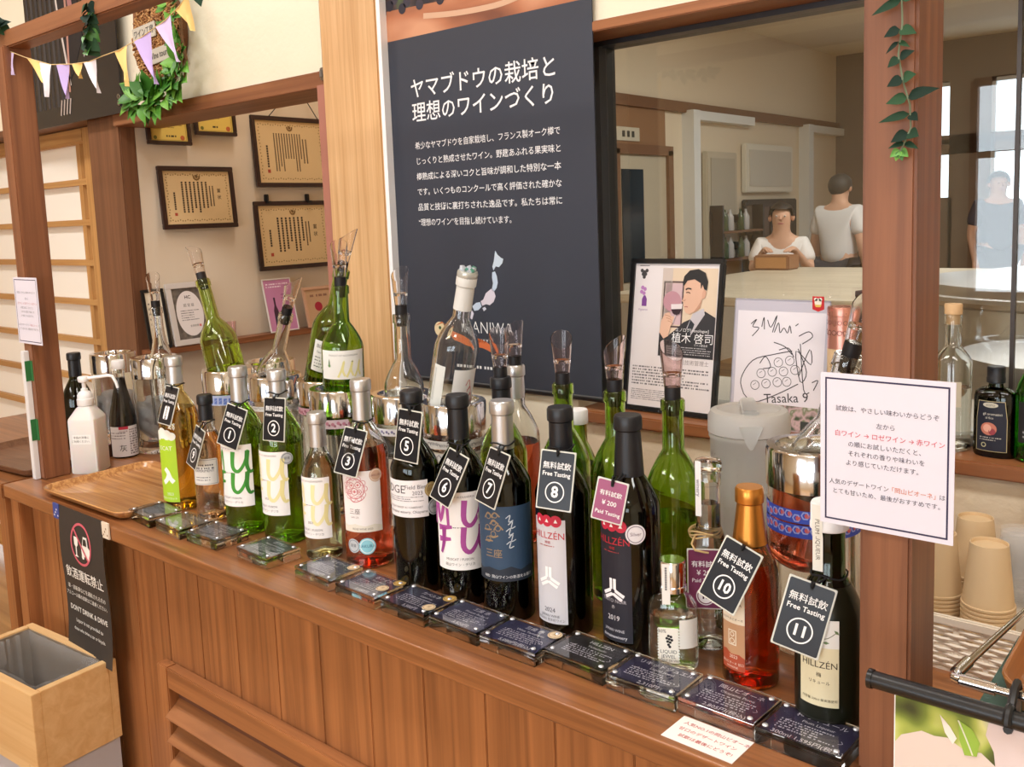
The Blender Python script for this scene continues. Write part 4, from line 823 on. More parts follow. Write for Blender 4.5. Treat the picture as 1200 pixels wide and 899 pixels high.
bl = bottle((-2.352, 1.04, CZ), 'dark bottle with black capsule standing behind the pump bottle', bord(.037, .245, .125, .18, .0150), DG, .003, .17, REDWINE, (.186, CAPBLK), 'bottle', 'wine_bottle')
P = slope(.0315, .236, .078, .0125, 1.0)
bl = bottle((-2.165, 1.062, CZ), 'slender dark bottle with white cap and grey printed label beside the pump bottle', P, CLEAR, .0026, .195, mat((10, 9, 16), .05, name='dark_liquid'), None, 'bottle', 'liqueur_bottle')
b = B(); b.lathe([(.0150, .216), (.0155, .217), (.0155, .234), (.0142, .237), (0, .237)], WHITE, 28); b.build('screw_cap', bl)
a = Art(); a.grid(-.036, .004, .040, .078, (224, 220, 222), 0, 14); a.rect(-.010, .071, .012, .078, (190, 50, 74), 1); a.lines(.014, .008, .038, .072, 11, (120, 110, 116), 1, .55, 6); a.lines(-.034, .046, .008, .066, 3, (140, 132, 136), 1, .4, 2); a.text('灰', -.002, .024, .018, (40, 36, 40), 2); a.text('LIQUEUR', 0, .066, .005, (120, 60, 76)); label_part(bl, a, .0316, 60)
b = B(); b.box((-.026, -.018, 0), (.026, .018, .030), mat((92, 58, 40), .6), .001); Art().rect(-.024, -.016, .024, .016, (150, 60, 84), 0).disc(-.008, 0, .007, (214, 150, 170)).disc(.010, .004, .006, (206, 130, 150)).out(b, ontop(.0302)); tag(b.build('small_box', None, (-2.205, 1.015, CZ), (0, 0, .3), fix=False), 'small brown box with pink patterned lid between pump bottle and dark bottle', 'box')

# ================================================================== acrylic price cards along the front edge
def plate(i, x, y, ang, label, head, sub, price, stick=(), tint=(38, 36, 66), w=.091, d=.065, grey=False):
    t = thing('price_card_block', label, 'price card', (x, y, CZ), (0, 0, RD(ang)), 'acrylic price cards along the counter edge')
    b = B(); b.box((-w / 2, -d / 2, 0), (w / 2, d / 2, .0125), ACRYL, .0008); b.build('acrylic_base', t)
    b = B(); a = Art(); a.grid(-w / 2 + .003, -d / 2 + .003, w / 2 - .003, d / 2 - .003, tint, 0, 2); c = (246, 244, 250)
    a.text(head, .004, d * .32, .0092, c, 1, .007); a.text(sub, .004, d * .17, .0066, c, 1); a.lines(-w * .36, -d * .24, w * .36, d * .09, 5, (222, 220, 232), 1, .46, 40 + i)
    a.stroke([(-w * .26, d * .1), (-w * .31, d * .05), (-w * .28, 0)], .0006, c, 1); a.stroke([(w * .36, -d * .02), (w * .39, -d * .08), (w * .35, -d * .12)], .0006, c, 1); a.text(price, .006, -d * .36, .0088, c, 1, .007)
    b.box((-w / 2 + .003, -d / 2 + .003, .0128), (w / 2 - .003, d / 2 - .003, .0133), mat(tint, .5)); a.out(b, ontop(.01335), .0001); b.build('printed_card', t, fix=False)
    b = B(); b.box((-w / 2, -d / 2, .0140), (w / 2, d / 2, .0190), ACRYL, .0007); b.build('acrylic_cover', t)
    for sx in (-1, 1):
        for sy in (-1, 1): b = B(); b.lathe([(0, .0191), (.0032, .0191), (.0032, .0198), (.0022, .0208), (0, .0211)], mat((214, 216, 222), .2, .6), 14, Matrix.Translation((sx * (w / 2 - .008), sy * (d / 2 - .008), 0))); b.build('stud', t)
    for sx_, sy_, c1, c2 in stick:
        b = B(); b.lathe([(0, .0192), (.0095, .0192), (.0095, .0196), (0, .0197)], mat(c1, .4, .3), 24, Matrix.Translation((sx_, sy_, 0))); Art().ring(sx_, sy_, .0082, .0009, c2, 1).text('賞', sx_, sy_, .006, c2, 1).out(b, ontop(.0198)); b.build('award_sticker', t, fix=False)
GLD, CRM = (206, 170, 96), (234, 214, 180)
GR = (98, 100, 106)
for i, (x, y, an, lab, hd, sb, pr, st, tn) in enumerate((
    (-1.632, .848, -5, 'leftmost acrylic price card beside the wooden tray', 'マスカット', 'Muscat', '2,200円', (), GR),
    (-1.525, .845, -3, 'acrylic price card in front of bottle nine, second from the tray', '白ワイン', 'White', '1,980円', (), GR),
    (-1.424, .850, 2, 'acrylic price card in front of the number one bottle', 'マスカット', 'Muscat', '2,530円', (), GR),
    (-1.276, .853, -3, 'lone acrylic price card in front of the number two bottle with gaps either side', '白ワイン', 'Muscat of Alexandria', '2,530円', (), (70, 84, 84)),
    (-1.121, .855, -4, 'acrylic price card with one cream sticker in front of the rose bottle', 'ロゼワイン', 'Rose', '2,750円', ((.035, .022, CRM, (170, 130, 80)),), (84, 86, 104)),
    (-1.016, .851, -2, 'acrylic price card with gold and cream stickers left of bottle five', '赤ワイン', 'Field Blend', '3,080円', ((.036, .024, GLD, (120, 90, 30)), (.030, -.004, CRM, (170, 130, 80))), (74, 76, 98)),
    (-.917, .852, -2, 'dark acrylic price card with gold sticker below bottle five', 'カベルネ', 'Cabernet', '3,300円', ((.036, .026, GLD, (120, 90, 30)), (.034, -.012, CRM, (170, 130, 80))), (44, 40, 70)),
    (-.822, .854, -2, 'acrylic price card below bottle six with a bright reflection', '三座 赤', 'Muscat Bailey A', '3,520円', (), (60, 60, 92)),
    (-.728, .853, 0, 'acrylic price card with cream sticker below bottle seven', '三座 赤', 'Wine Yamabudo', '5,080円(税込)', ((.037, .020, CRM, (170, 130, 80)),), (42, 42, 84)),
    (-.634, .867, -3, 'black acrylic price card with red heading below bottle eight', 'HILLZÉN', 'Yamabudo', '', (), (44, 40, 44)),
    (-.540, .864, 0, 'acrylic price card below the small flask', 'リキッドジュエル', 'Liquid Jewel', '2,310円', (), (42, 38, 72)),
    (-.446, .866, -2, 'acrylic price card below the amber number ten bottle', '岡山ピオーネ', 'Okayama Pione', '2,805円(税込)', (), (42, 38, 70)),
    (-.353, .861, -2, 'rightmost acrylic price card below the plum liqueur beside the right post', '梅リキュール', 'Plum Liqueur', '300ml 1,595円(税込)', (), (36, 32, 66)))):
    plate(i, x, y, an, lab, hd, sb, pr, st, tn)
b = B(); b.box((-.0415, -.0235, 0), (.0415, .0235, .0006), mat((246, 236, 232), .7)); a = Art(); rd = (176, 60, 60)
a.text('人気NO.1の岡山ピオーネ', .004, .012, .0068, rd, 1, .005); a.text('甘口のデザートワイン', .0, 0, .0068, rd, 1, .005); a.text('試飲は最後にどうぞ!', .004, -.012, .0068, rd, 1, .005); a.out(b, ontop(.00065), .0001)
tag(b.build('paper_note', None, (-.442, .808, CZ), (0, 0, -.03), fix=False), 'small cream paper note with red Japanese writing lying on the counter edge', 'note')
# ================================================================== large banner
def noise_mat(name, cols, scale, rough=.7, stretch=(1, 1, 1)):
    m, nt, p = newmat(name); N = nt.nodes.new; L = nt.links.new
    t = N('ShaderNodeTexCoord'); mp = N('ShaderNodeMapping'); mp.inputs['Scale'].default_value = stretch; L(t.outputs['Object'], mp.inputs['Vector'])
    n = N('ShaderNodeTexNoise'); n.inputs['Scale'].default_value = scale; n.inputs['Detail'].default_value = 1.5; L(mp.outputs[0], n.inputs['Vector'])
    cr = N('ShaderNodeValToRGB'); e = cr.color_ramp.elements
    while len(e) < len(cols): e.new(.5)
    for k, (pos, c) in enumerate(cols): e[k].position = pos; e[k].color = lin(c)
    L(n.outputs[0], cr.inputs[0]); L(cr.outputs[0], p.inputs['Base Color']); p.inputs['Roughness'].default_value = rough
    return m
NAVY = mat((50, 55, 68), .55); WT = (238, 238, 240)
t = thing('hanging_banner', 'large dark navy banner with white Japanese text hanging left of the window', 'banner', (-1.34, 1.488, 0))
BX = -1.34
b = B(); a = Art(); X = lambda x: x - BX
a.grid(-.304, 1.112, .302, 1.886, (50, 55, 68), 0, 2, 1, NAVY)
a.text('ヤマブドウの栽培と', X(-1.333), 1.769, .047, WT, 1, .007, 1.03, sx=.98); a.text('理想のワインづくり', X(-1.334), 1.716, .047, WT, 1, .007, 1.0, sx=.98)
for k, s_ in enumerate(('希少なヤマブドウを自家栽培し、フランス製オーク樽で', 'じっくりと熟成させたワイン。野趣あふれる果実味と', '樽熟成による深いコクと旨味が調和した特別な一本', 'です。いくつものコンクールで高く評価された確かな', '品質と技術に裏打ちされた逸品です。私たちは常に', '“理想のワイン”を目指し続けています。')):
    vv, ff = text_geo(s_, .004, 1.0, 1.0, 'LEFT'); wmax = max(q[0] for q in vv); a.text(s_, X(-1.536), 1.644 - .0346 * k, .0178, WT, 1, .004, 1.0, 1.0, 'LEFT', 0, (.414 if k < 5 else .279) / (wmax * .0178))
mapc = (206, 208, 222)
def blob(pts, c): a.poly([(X(x), z) for x, z in pts], c, 1)
blob([(-1.316, 1.372), (-1.311, 1.384), (-1.306, 1.407), (-1.300, 1.398), (-1.290, 1.391), (-1.284, 1.389), (-1.287, 1.380), (-1.297, 1.371), (-1.306, 1.373), (-1.313, 1.364)], (196, 210, 224))
blob([(-1.317, 1.360), (-1.309, 1.362), (-1.304, 1.352), (-1.302, 1.338), (-1.306, 1.326), (-1.314, 1.318), (-1.320, 1.322), (-1.316, 1.336), (-1.318, 1.348)], (188, 204, 222))
blob([(-1.314, 1.320), (-1.322, 1.324), (-1.338, 1.314), (-1.346, 1.300), (-1.354, 1.296), (-1.350, 1.286), (-1.338, 1.290), (-1.328, 1.288), (-1.316, 1.296), (-1.310, 1.308)], (214, 206, 218))
blob([(-1.356, 1.294), (-1.352, 1.284), (-1.362, 1.276), (-1.374, 1.274), (-1.380, 1.284), (-1.368, 1.292)], (190, 206, 226)); blob([(-1.350, 1.281), (-1.342, 1.284), (-1.338, 1.279), (-1.346, 1.274)], (206, 210, 226)); blob([(-1.382, 1.276), (-1.376, 1.268), (-1.382, 1.254), (-1.392, 1.260), (-1.392, 1.272)], (210, 206, 222))
a.text('MANIWA', X(-1.338), 1.236, .038, WT, 1, -.012, 1.05, sx=.88); a.text('WAY', X(-1.352), 1.207, .0135, WT, 1, 0, 1.1); a.lines(X(-1.43), 1.1445, X(-1.27), 1.1515, 1, WT, 1, .9, 5)
a.stroke([(X(-1.472), 1.226), (X(-1.44), 1.214), (X(-1.39), 1.205), (X(-1.35), 1.200), (X(-1.315), 1.184)], lambda q: .019 * (.5 + math.sin(q * PI) * .6), (212, 112, 66), 1); a.disc(X(-1.484), 1.228, .017, (232, 214, 176), 2, 20); a.disc(X(-1.483), 1.231, .004, (60, 90, 60), 3, 12); a.poly([(X(-1.498), 1.235), (X(-1.476), 1.246), (X(-1.462), 1.236), (X(-1.474), 1.242)], (206, 120, 70), 3)
# photo strip on top
a.grid(-.304, 1.886, .302, 2.32, (190, 120, 84), 0, 2, 1, noise_mat('printed_table', [(.3, (120, 70, 48)), (.5, (176, 112, 78)), (.7, (206, 150, 116))], 5, .6, (1, 1, 3)))
a.poly([(-.304, 1.955), (.302, 1.935), (.302, 2.32), (-.304, 2.32)], (52, 44, 44), 1, noise_mat('printed_grapes', [(.35, (30, 26, 30)), (.5, (70, 52, 50)), (.62, (66, 92, 52)), (.75, (206, 200, 196))], 16, .6))
for k in range(12): a.disc(-.28 + .02 * k + .004 * (k % 2), 1.952 + .012 * (k % 3), .012, (34, 30, 44) if k % 2 else (50, 44, 58), 2, 16)
for x in (-.02, .0, .018): a.disc(x, 1.968, .013, (214, 212, 216), 3, 16)
a.stroke([(.10, 1.955), (.16, 1.966), (.22, 1.972), (.29, 1.97)], .03, (64, 92, 50), 2); a.stroke([(-.15, 1.925), (-.05, 1.915), (.06, 1.912), (.12, 1.918)], .012, (206, 168, 140), 2)
b.box((-.304, .0002, 1.112), (.302, .003, 2.32), NAVY); a.out(b, flat(-.0002), .0002); b.build('printed_cloth', t, fix=False)
b = B(); b.tube([(-.306, .004, 1.108), (.304, .004, 1.108)], .007, mat((30, 30, 34), .4), 10); b.build('bottom_rod', t)
# ------------------------------------------------------------------ notices on the posts
def notice(name, lab, loc, rows):
    t = thing(name, lab, 'notice', loc)
    b = B(); b.box((-.060, 0, -.0735), (.060, .0012, .0735), PAPER, .0004); a = Art(); a.grid(-.060, -.0735, .060, .0735, (238, 236, 246), 0, 2, 1, PAPER); a.frame(-.0555, -.069, .0555, .069, .0016, (40, 36, 74), 1)
    for s_, x, z, sz, c in rows: a.text(s_, x, z, sz, c, 2)
    a.out(b, flat(-.0001), .00012); b.build('paper', t, fix=False); return t
K_, R1, O1 = (64, 60, 78), (206, 60, 84), (206, 110, 60)
rows = [('試飲は、やさしい味わいからどうぞ', .001, .040, .0058, K_), ('左から', .001, .0265, .0058, K_), ('白ワイン', -.034, .016, .0062, R1), ('→', -.0165, .016, .0062, R1), ('ロゼワイン', .0035, .016, .0062, R1), ('→', .0235, .016, .0062, R1), ('赤ワイン', .040, .016, .0062, R1),
        ('の順にお試しいただくと、', .001, .0065, .0058, K_), ('それぞれの香りや味わいを', .001, -.0025, .0058, K_), ('より感じていただけます。', -.001, -.0115, .0058, K_), ('人気のデザートワイン', -.0235, -.0315, .0056, K_), ('「岡山ピオーネ」', .026, -.0315, .0056, O1), ('は', .0505, -.0315, .0056, K_), ('とても甘いため、最後がおすすめです。', .002, -.0405, .0056, K_)]
notice('paper_notice', 'white notice with dark blue border fixed to the right wooden post', (-.2770, .8462, 1.248), rows)
notice('paper_notice', 'small white notice high on the left wooden post', (-2.112, .8440, 1.312), [(q[0], q[1], q[2], q[3], (150, 150, 156) if q[4] == K_ else (206, 150, 156)) for q in rows])
b = B(); b.box((-2.146, .8335, .9305), (-2.130, .8455, 1.222), mat((226, 226, 228), .5), .001); tag(b.build('white_board'), 'narrow white board standing on edge against the left post', 'board')
for i, (z0, z1) in enumerate(((1.155, 1.200), (1.02, 1.068))):
    b = B(); b.box((-2.1298, .834, z0), (-2.1288, .8458, z1), mat((44, 112, 58), .8)); b.box((-2.1298, .8450, z0), (-2.118, .8458, z1), mat((44, 112, 58), .8)); tag(b.build('green_tape'), ('upper green tape holding the white board to the left post', 'lower green tape holding the white board to the left post')[i], 'tape')

# ================================================================== certificates in the alcove
DK = mat((46, 22, 20), .35, 0, .5, .3)
def frame_on(name, lab, cat, loc, rot, w, h, bw, fm, draw, dep=.016, grp=None, pname='certificate'):
    t = thing(name, lab, cat, loc, rot, grp)
    b = B()
    for q in ((-w / 2, 0, w / 2, bw), (-w / 2, h - bw, w / 2, h), (-w / 2, bw, -w / 2 + bw, h - bw), (w / 2 - bw, bw, w / 2, h - bw)): b.box((q[0], -dep, q[1]), (q[2], 0, q[3]), fm, .0015)
    b.build('frame', t)
    b = B(); b.box((-w / 2 + bw * .7, -dep * .5, bw * .7), (w / 2 - bw * .7, -dep * .3, h - bw * .7), fm); a = Art(); draw(a, -w / 2 + bw, bw, w / 2 - bw, h - bw); a.out(b, flat(-dep * .5 - .0002), .0002); b.build(pname, t, fix=False)
    return t
CRT = mat((218, 188, 140), .6)
def cert(seed, ncol, title=None, gold=False):
    def f(a, x0, y0, x1, y1):
        w, h = x1 - x0, y1 - y0; c = (226, 196, 96) if gold else (218, 188, 140)
        a.grid(x0, y0, x1, y1, c, 0, 2); k = (150, 118, 70); R_ = random.Random(seed)
        if not gold:
            m_ = .05 * w; nn = 26
            for i in range(nn):
                for yy in (y0 + m_, y1 - m_): a.disc(x0 + m_ + (w - 2 * m_) * i / (nn - 1), yy + .002 * math.sin(i * 2), .0026, k, 1, 8)
            for i in range(18):
                for xx in (x0 + m_, x1 - m_): a.disc(xx + .002 * math.sin(i * 2), y0 + m_ + (h - 2 * m_) * i / 17, .0026, k, 1, 8)
            cx, cy = (x0 + x1) / 2, y1 - h * .10
            for q in range(7): a.disc(cx + .011 * math.cos(PI * q / 6 + PI), cy + .011 * math.sin(PI * q / 6 + PI), .0038, (132, 100, 56), 2, 10)
            a.disc(cx, cy, .006, (120, 90, 50), 2, 14)
            a.lines(x0 + w * .24, y0 + h * .18, x0 + w * .66, y0 + h * .80, ncol, (70, 56, 40), 2, .42, seed, True)
            if title: a.vtext(title, x1 - w * .18, y0 + h * .56, h * .085, (60, 46, 32), 2, .004, 1.5)
            a.lines(x1 - w * .34, y0 + h * .3, x1 - w * .25, y0 + h * .72, 2, (80, 64, 44), 2, .4, seed + 1, True); a.lines(x0 + w * .12, y0 + h * .24, x0 + w * .17, y0 + h * .6, 1, (70, 56, 40), 2, .5, seed + 2, True)
            a.rect(x0 + w * .125, y0 + h * .16, x0 + w * .165, y0 + h * .215, (176, 70, 50), 1)
        else:
            a.lines(x0 + w * .12, y0 + h * .45, x1 - w * .12, y1 - h * .12, 5, (130, 100, 40), 1, .3, seed); a.disc(x0 + w * .12, y0 + h * .12, h * .07, (110, 110, 40), 1, 12); a.disc(x1 - w * .14, y0 + h * .13, h * .09, (190, 96, 50), 1, 14); a.lines(x0 + w * .42, y0 + h * .14, x0 + w * .72, y0 + h * .22, 1, (60, 46, 20), 1, .8, seed + 4); a.frame(x0 + w * .03, y0 + h * .03, x1 - w * .03, y1 - h * .03, .0012, (170, 130, 50), 1)
    return f
G_ = 'framed certificates on the alcove wall'; RX = (0, 0, PI / 2)
tl = (RD(-4), 0, PI / 2)
TC = frame_on('framed_certificate', 'dark framed cream certificate highest on the right, hanging on two cords', 'certificate', (-2.902, 2.165, 1.617), tl, .338, .262, .016, DK, cert(1, 11), .014, G_)
frame_on('framed_certificate', 'dark framed cream award certificate hanging at the left below the gold ones', 'certificate', (-2.902, 1.760, 1.476), tl, .286, .213, .016, DK, cert(2, 7, '賞状'), .014, G_)
frame_on('framed_certificate', 'dark framed cream certificate on the right under the corded one', 'certificate', (-2.902, 2.155, 1.310), tl, .340, .256, .016, DK, cert(3, 7, '賞状'), .014, G_)
frame_on('framed_certificate', 'small dark framed gold certificate left, half hidden by green leaves', 'certificate', (-2.902, 1.665, 1.758), tl, .160, .118, .013, DK, cert(4, 5, None, True), .014, G_)
frame_on('framed_certificate', 'small dark framed gold certificate under the wooden lintel beside the leaves', 'certificate', (-2.902, 1.843, 1.796), tl, .164, .120, .013, DK, cert(5, 5, None, True), .014, G_)
MI = (Matrix.Translation((-2.902, 2.165, 1.617)) @ Matrix.Rotation(PI / 2, 4, 'Z') @ Matrix.Rotation(RD(-4), 4, 'X')).inverted()
for i, (y, z0, z1) in enumerate(((2.063, 1.880, 1.950), (2.285, 1.880, 1.985))):
    b = B(); b.tube([MI @ Vector((-2.89, y, z0 - .004)), MI @ Vector((-2.912, y + (.09 if i == 0 else -.06), z1))], .0018, mat((30, 22, 18), .7), 6); b.build('hanging_cord', TC)
for i, y in enumerate((2.04, 2.225)):
    b = B(); b.box((-2.915, y - .006, 1.566), (-2.898, y + .006, 1.592), BLACK, .002); b.box((-2.905, y - .004, 1.560), (-2.895, y + .014, 1.567), BLACK, .001); tag(b.build('picture_hook'), ('left black hook over the lower right certificate', 'right black hook over the lower right certificate')[i], 'hook')
# things standing on the alcove ledge
LN = (RD(-10), 0, PI / 2 - .10)
frame_on('framed_certificate', 'dark framed cream document at the left end of the alcove ledge behind the slim bottle', 'certificate', (-2.862, 1.553, 1.083), (RD(-10), 0, PI / 2), .078, .20, .010, BLACK, lambda a, x0, y0, x1, y1: (a.grid(x0, y0, x1, y1, (232, 222, 200), 0, 2), a.lines(x0 + .008, y0 + .03, x1 - .008, y1 - .03, 7, (110, 100, 90), 1, .3, 12)), .012)
def hc(a, x0, y0, x1, y1):
    a.grid(x0, y0, x1, y1, (92, 82, 74), 0, 2, 1, noise_mat('marbled_card', [(.35, (76, 68, 62)), (.65, (112, 102, 92))], 60)); cx, cy = (x0 + x1) / 2, (y0 + y1) / 2; a.disc(cx, cy, .050, (226, 218, 216), 1, 36, .078)
    a.text('HC', cx, cy + .056, .016, (50, 44, 46), 2, .02); a.text('認定証', cx, cy + .028, .012, (80, 72, 72), 2, 0, 1.4); a.lines(cx - .034, cy - .026, cx + .034, cy + .014, 5, (90, 82, 84), 2, .35, 8); a.text('金賞受賞', cx + .008, cy - .044, .008, (80, 72, 74), 2); a.rect(cx + .026, cy - .048, cx + .034, cy - .040, (206, 110, 110), 2)
t = frame_on('award_plaque', 'clear framed plaque with white oval certificate on the alcove ledge behind the olive bottle', 'plaque', (-2.852, 1.675, 1.083), (RD(-12), 0, PI / 2), .152, .215, .020, mat((206, 198, 192), .15, 0, .6, .5), hc, .010, None, 'oval_card')
def pk(a, x0, y0, x1, y1):
    a.grid(x0, y0, x1, y1, (196, 130, 170), 0, 2); w, h = x1 - x0, y1 - y0; bx = x0 + w * .3
    a.poly([(bx - .010, y0 + .02), (bx + .010, y0 + .02), (bx + .010, y0 + .075), (bx + .004, y0 + .095), (bx + .004, y0 + .125), (bx - .004, y0 + .125), (bx - .004, y0 + .095), (bx - .010, y0 + .075)], (66, 36, 56), 1); a.rect(bx - .009, y0 + .03, bx + .009, y0 + .055, (50, 50, 66), 2)
    a.lines(x0 + w * .08, y1 - .03, x1 - w * .1, y1 - .01, 2, (246, 226, 240), 1, .45, 3); a.lines(x0 + w * .58, y0 + .03, x1 - w * .08, y1 - .05, 9, (150, 70, 120), 1, .35, 4)
frame_on('acrylic_flyer_stand', 'pink flyer with a bottle picture in a clear stand on the alcove ledge', 'flyer stand', (-2.852, 2.045, 1.083), (RD(-12), 0, PI / 2), .128, .20, .005, mat((224, 216, 212), .2, 0, .5, .4), pk, .006, None, 'pink_flyer')
frame_on('award_plaque', 'pale wooden plaque with a red round emblem partly behind the green bottles', 'plaque', (-2.852, 2.225, 1.083), (RD(-12), 0, PI / 2), .150, .155, .012, mat((214, 170, 140), .4), lambda a, x0, y0, x1, y1: (a.grid(x0, y0, x1, y1, (206, 168, 132), 0, 2), a.disc((x0 + x1) / 2 - .01, (y0 + y1) / 2, .018, (176, 40, 64), 1), a.lines(x0 + .02, y1 - .03, x1 - .02, y1 - .015, 1, (150, 110, 90), 1, .6, 3)), .010, None, 'face_panel')
t = thing('small_glass', 'small clear tasting glass on the alcove ledge beside the olive bottle', 'glass', (-2.866, 1.80, 1.083)); 
t.location = (-2.875, 1.835, 1.083); b = B(); b.lathe([(0, 0), (.012, 0), (.0165, .06), (.0155, .06), (.0115, .003), (0, .003)], glass((250, 232, 236), 0, 1.4, 'pink_glass'), 24); b.build('glass_cup', t)

# ================================================================== poster, autograph, tin and badge on the sill
def man(a, x0, y0, x1, y1):
    w, h = x1 - x0, y1 - y0; P = lambda q: [(x0 + u * w, y0 + v * h) for u, v in q]
    a.grid(x0, y0, x1, y1, (232, 224, 224), 0, 2, 1, mat((232, 224, 224), .3)); a.poly(P([(.34, .36), (.98, .36), (.98, .97), (.34, .97)]), (222, 200, 174), 1); a.poly(P([(.34, .36), (.46, .36), (.46, .97), (.34, .97)]), (206, 190, 180), 2)
    a.frame(x0 + .36 * w, y0 + .56 * h, x0 + .60 * w, y0 + .88 * h, .0035, (96, 74, 74), 2); a.poly(P([(.385, .58), (.585, .58), (.585, .865), (.385, .865)]), (206, 176, 180), 2); a.disc(x0 + .47 * w, y0 + .74 * h, .02, (190, 140, 150), 3)
    a.poly(P([(.34, .36), (.98, .36), (.98, .64), (.86, .68), (.72, .63), (.62, .60), (.52, .54), (.44, .50), (.34, .52)]), (44, 42, 46), 4)                      # dark waistcoat and sleeves
    a.poly(P([(.66, .56), (.72, .66), (.84, .70), (.86, .66), (.78, .58), (.70, .50)]), (196, 190, 196), 5); a.poly(P([(.70, .50), (.75, .59), (.70, .62), (.665, .55)]), (40, 44, 54), 6)     # shirt, tie
    sk = (222, 178, 152)
    a.poly(P([(.60, .845), (.615, .80), (.60, .765), (.585, .745), (.61, .735), (.605, .712), (.62, .705), (.615, .690), (.64, .665), (.69, .655), (.76, .69), (.80, .74), (.83, .80), (.83, .88), (.75, .92), (.64, .90)]), sk, 6)   # face, profile to the left
    a.poly(P([(.72, .66), (.80, .70), (.82, .76), (.78, .72)]), (196, 148, 122), 7); a.poly(P([(.815, .76), (.85, .77), (.862, .81), (.835, .83), (.815, .80)]), (214, 164, 138), 8)
    a.poly(P([(.60, .845), (.585, .87), (.60, .915), (.66, .955), (.76, .965), (.84, .94), (.875, .88), (.865, .82), (.835, .83), (.815, .86), (.80, .83), (.79, .87), (.72, .895), (.64, .885)]), (34, 30, 30), 9)   # hair
    a.stroke(P([(.625, .822), (.65, .832), (.69, .828)]), .0026, (50, 40, 36), 9); a.stroke(P([(.632, .802), (.655, .806), (.68, .800)]), .0016, (60, 46, 40), 9); a.stroke(P([(.622, .705), (.645, .708), (.66, .704)]), .0015, (170, 96, 86), 9); a.stroke(P([(.60, .752), (.618, .748), (.63, .756)]), .0012, (180, 130, 110), 9)
    a.poly(P([(.465, .72), (.60, .725), (.595, .685), (.57, .655), (.53, .645), (.495, .655), (.47, .685)]), (226, 214, 214), 10); a.poly(P([(.468, .685), (.597, .69), (.57, .655), (.53, .645), (.495, .655)]), (46, 20, 30), 11); a.stroke(P([(.525, .648), (.50, .59)]), .0014, (220, 214, 214), 11)   # glass
    a.poly(P([(.35, .52), (.36, .60), (.40, .655), (.455, .665), (.475, .64), (.515, .635), (.50, .60), (.475, .565), (.455, .50), (.40, .48)]), (226, 182, 156), 12)
    for k in range(3): a.stroke(P([(.40 + .02 * k, .645 - .02 * k), (.45 + .02 * k, .638 - .022 * k), (.478 + .012 * k, .626 - .022 * k)]), .0012, (190, 140, 116), 13)
    a.text('エノログ[oenologue]', x0 + .73 * w, y0 + .545 * h, .0082, (240, 236, 236), 13); a.text('植木 啓司', x0 + .74 * w, y0 + .487 * h, .0215, (244, 242, 242), 13, .0); a.text('ワイン醸造家', x0 + .84 * w, y0 + .447 * h, .005, (220, 216, 216), 13); a.lines(x0 + .40 * w, y0 + .375 * h, x0 + .96 * w, y0 + .435 * h, 4, (206, 202, 204), 13, .38, 5)
    a.text('ワイン醸造技術管理士', x0 + .66 * w, y0 + .325 * h, .0105, (140, 128, 128), 1); a.lines(x0 + .04 * w, y0 + .145 * h, x0 + .96 * w, y0 + .285 * h, 7, (110, 104, 108), 1, .5, 6); a.lines(x0 + .04 * w, y0 + .04 * h, x0 + .6 * w, y0 + .12 * h, 6, (120, 114, 118), 1, .45, 7)
    a.stroke(P([(.05, .985), (.17, .985)]), .0012, (70, 66, 66), 1)
    for u, v in ((.08, .95), (.14, .95), (.11, .94), (.095, .925), (.125, .925), (.11, .905)): a.disc(x0 + u * w, y0 + v * h, .0038, (70, 66, 66), 1, 12)
    for u, v in ((.10, .83), (.13, .82), (.09, .80), (.12, .79)): a.disc(x0 + u * w, y0 + v * h, .004, (190, 130, 190), 1, 12)
    a.poly(P([(.10, .70), (.16, .70), (.16, .75), (.14, .775), (.12, .775), (.10, .75)]), (120, 60, 140), 1); a.text('Vigneron', x0 + .12 * w, y0 + .675 * h, .006, (150, 110, 160), 1)
frame_on('framed_poster', 'black framed poster of a person in dark waistcoat smelling a wine glass on the sill', 'framed poster', (-.913, 1.535, 1.085), (RD(-9), 0, RD(-1)), .208, .302, .0095, mat((18, 18, 20), .3, 0, .5, .3), man, .012, None, 'poster_print')
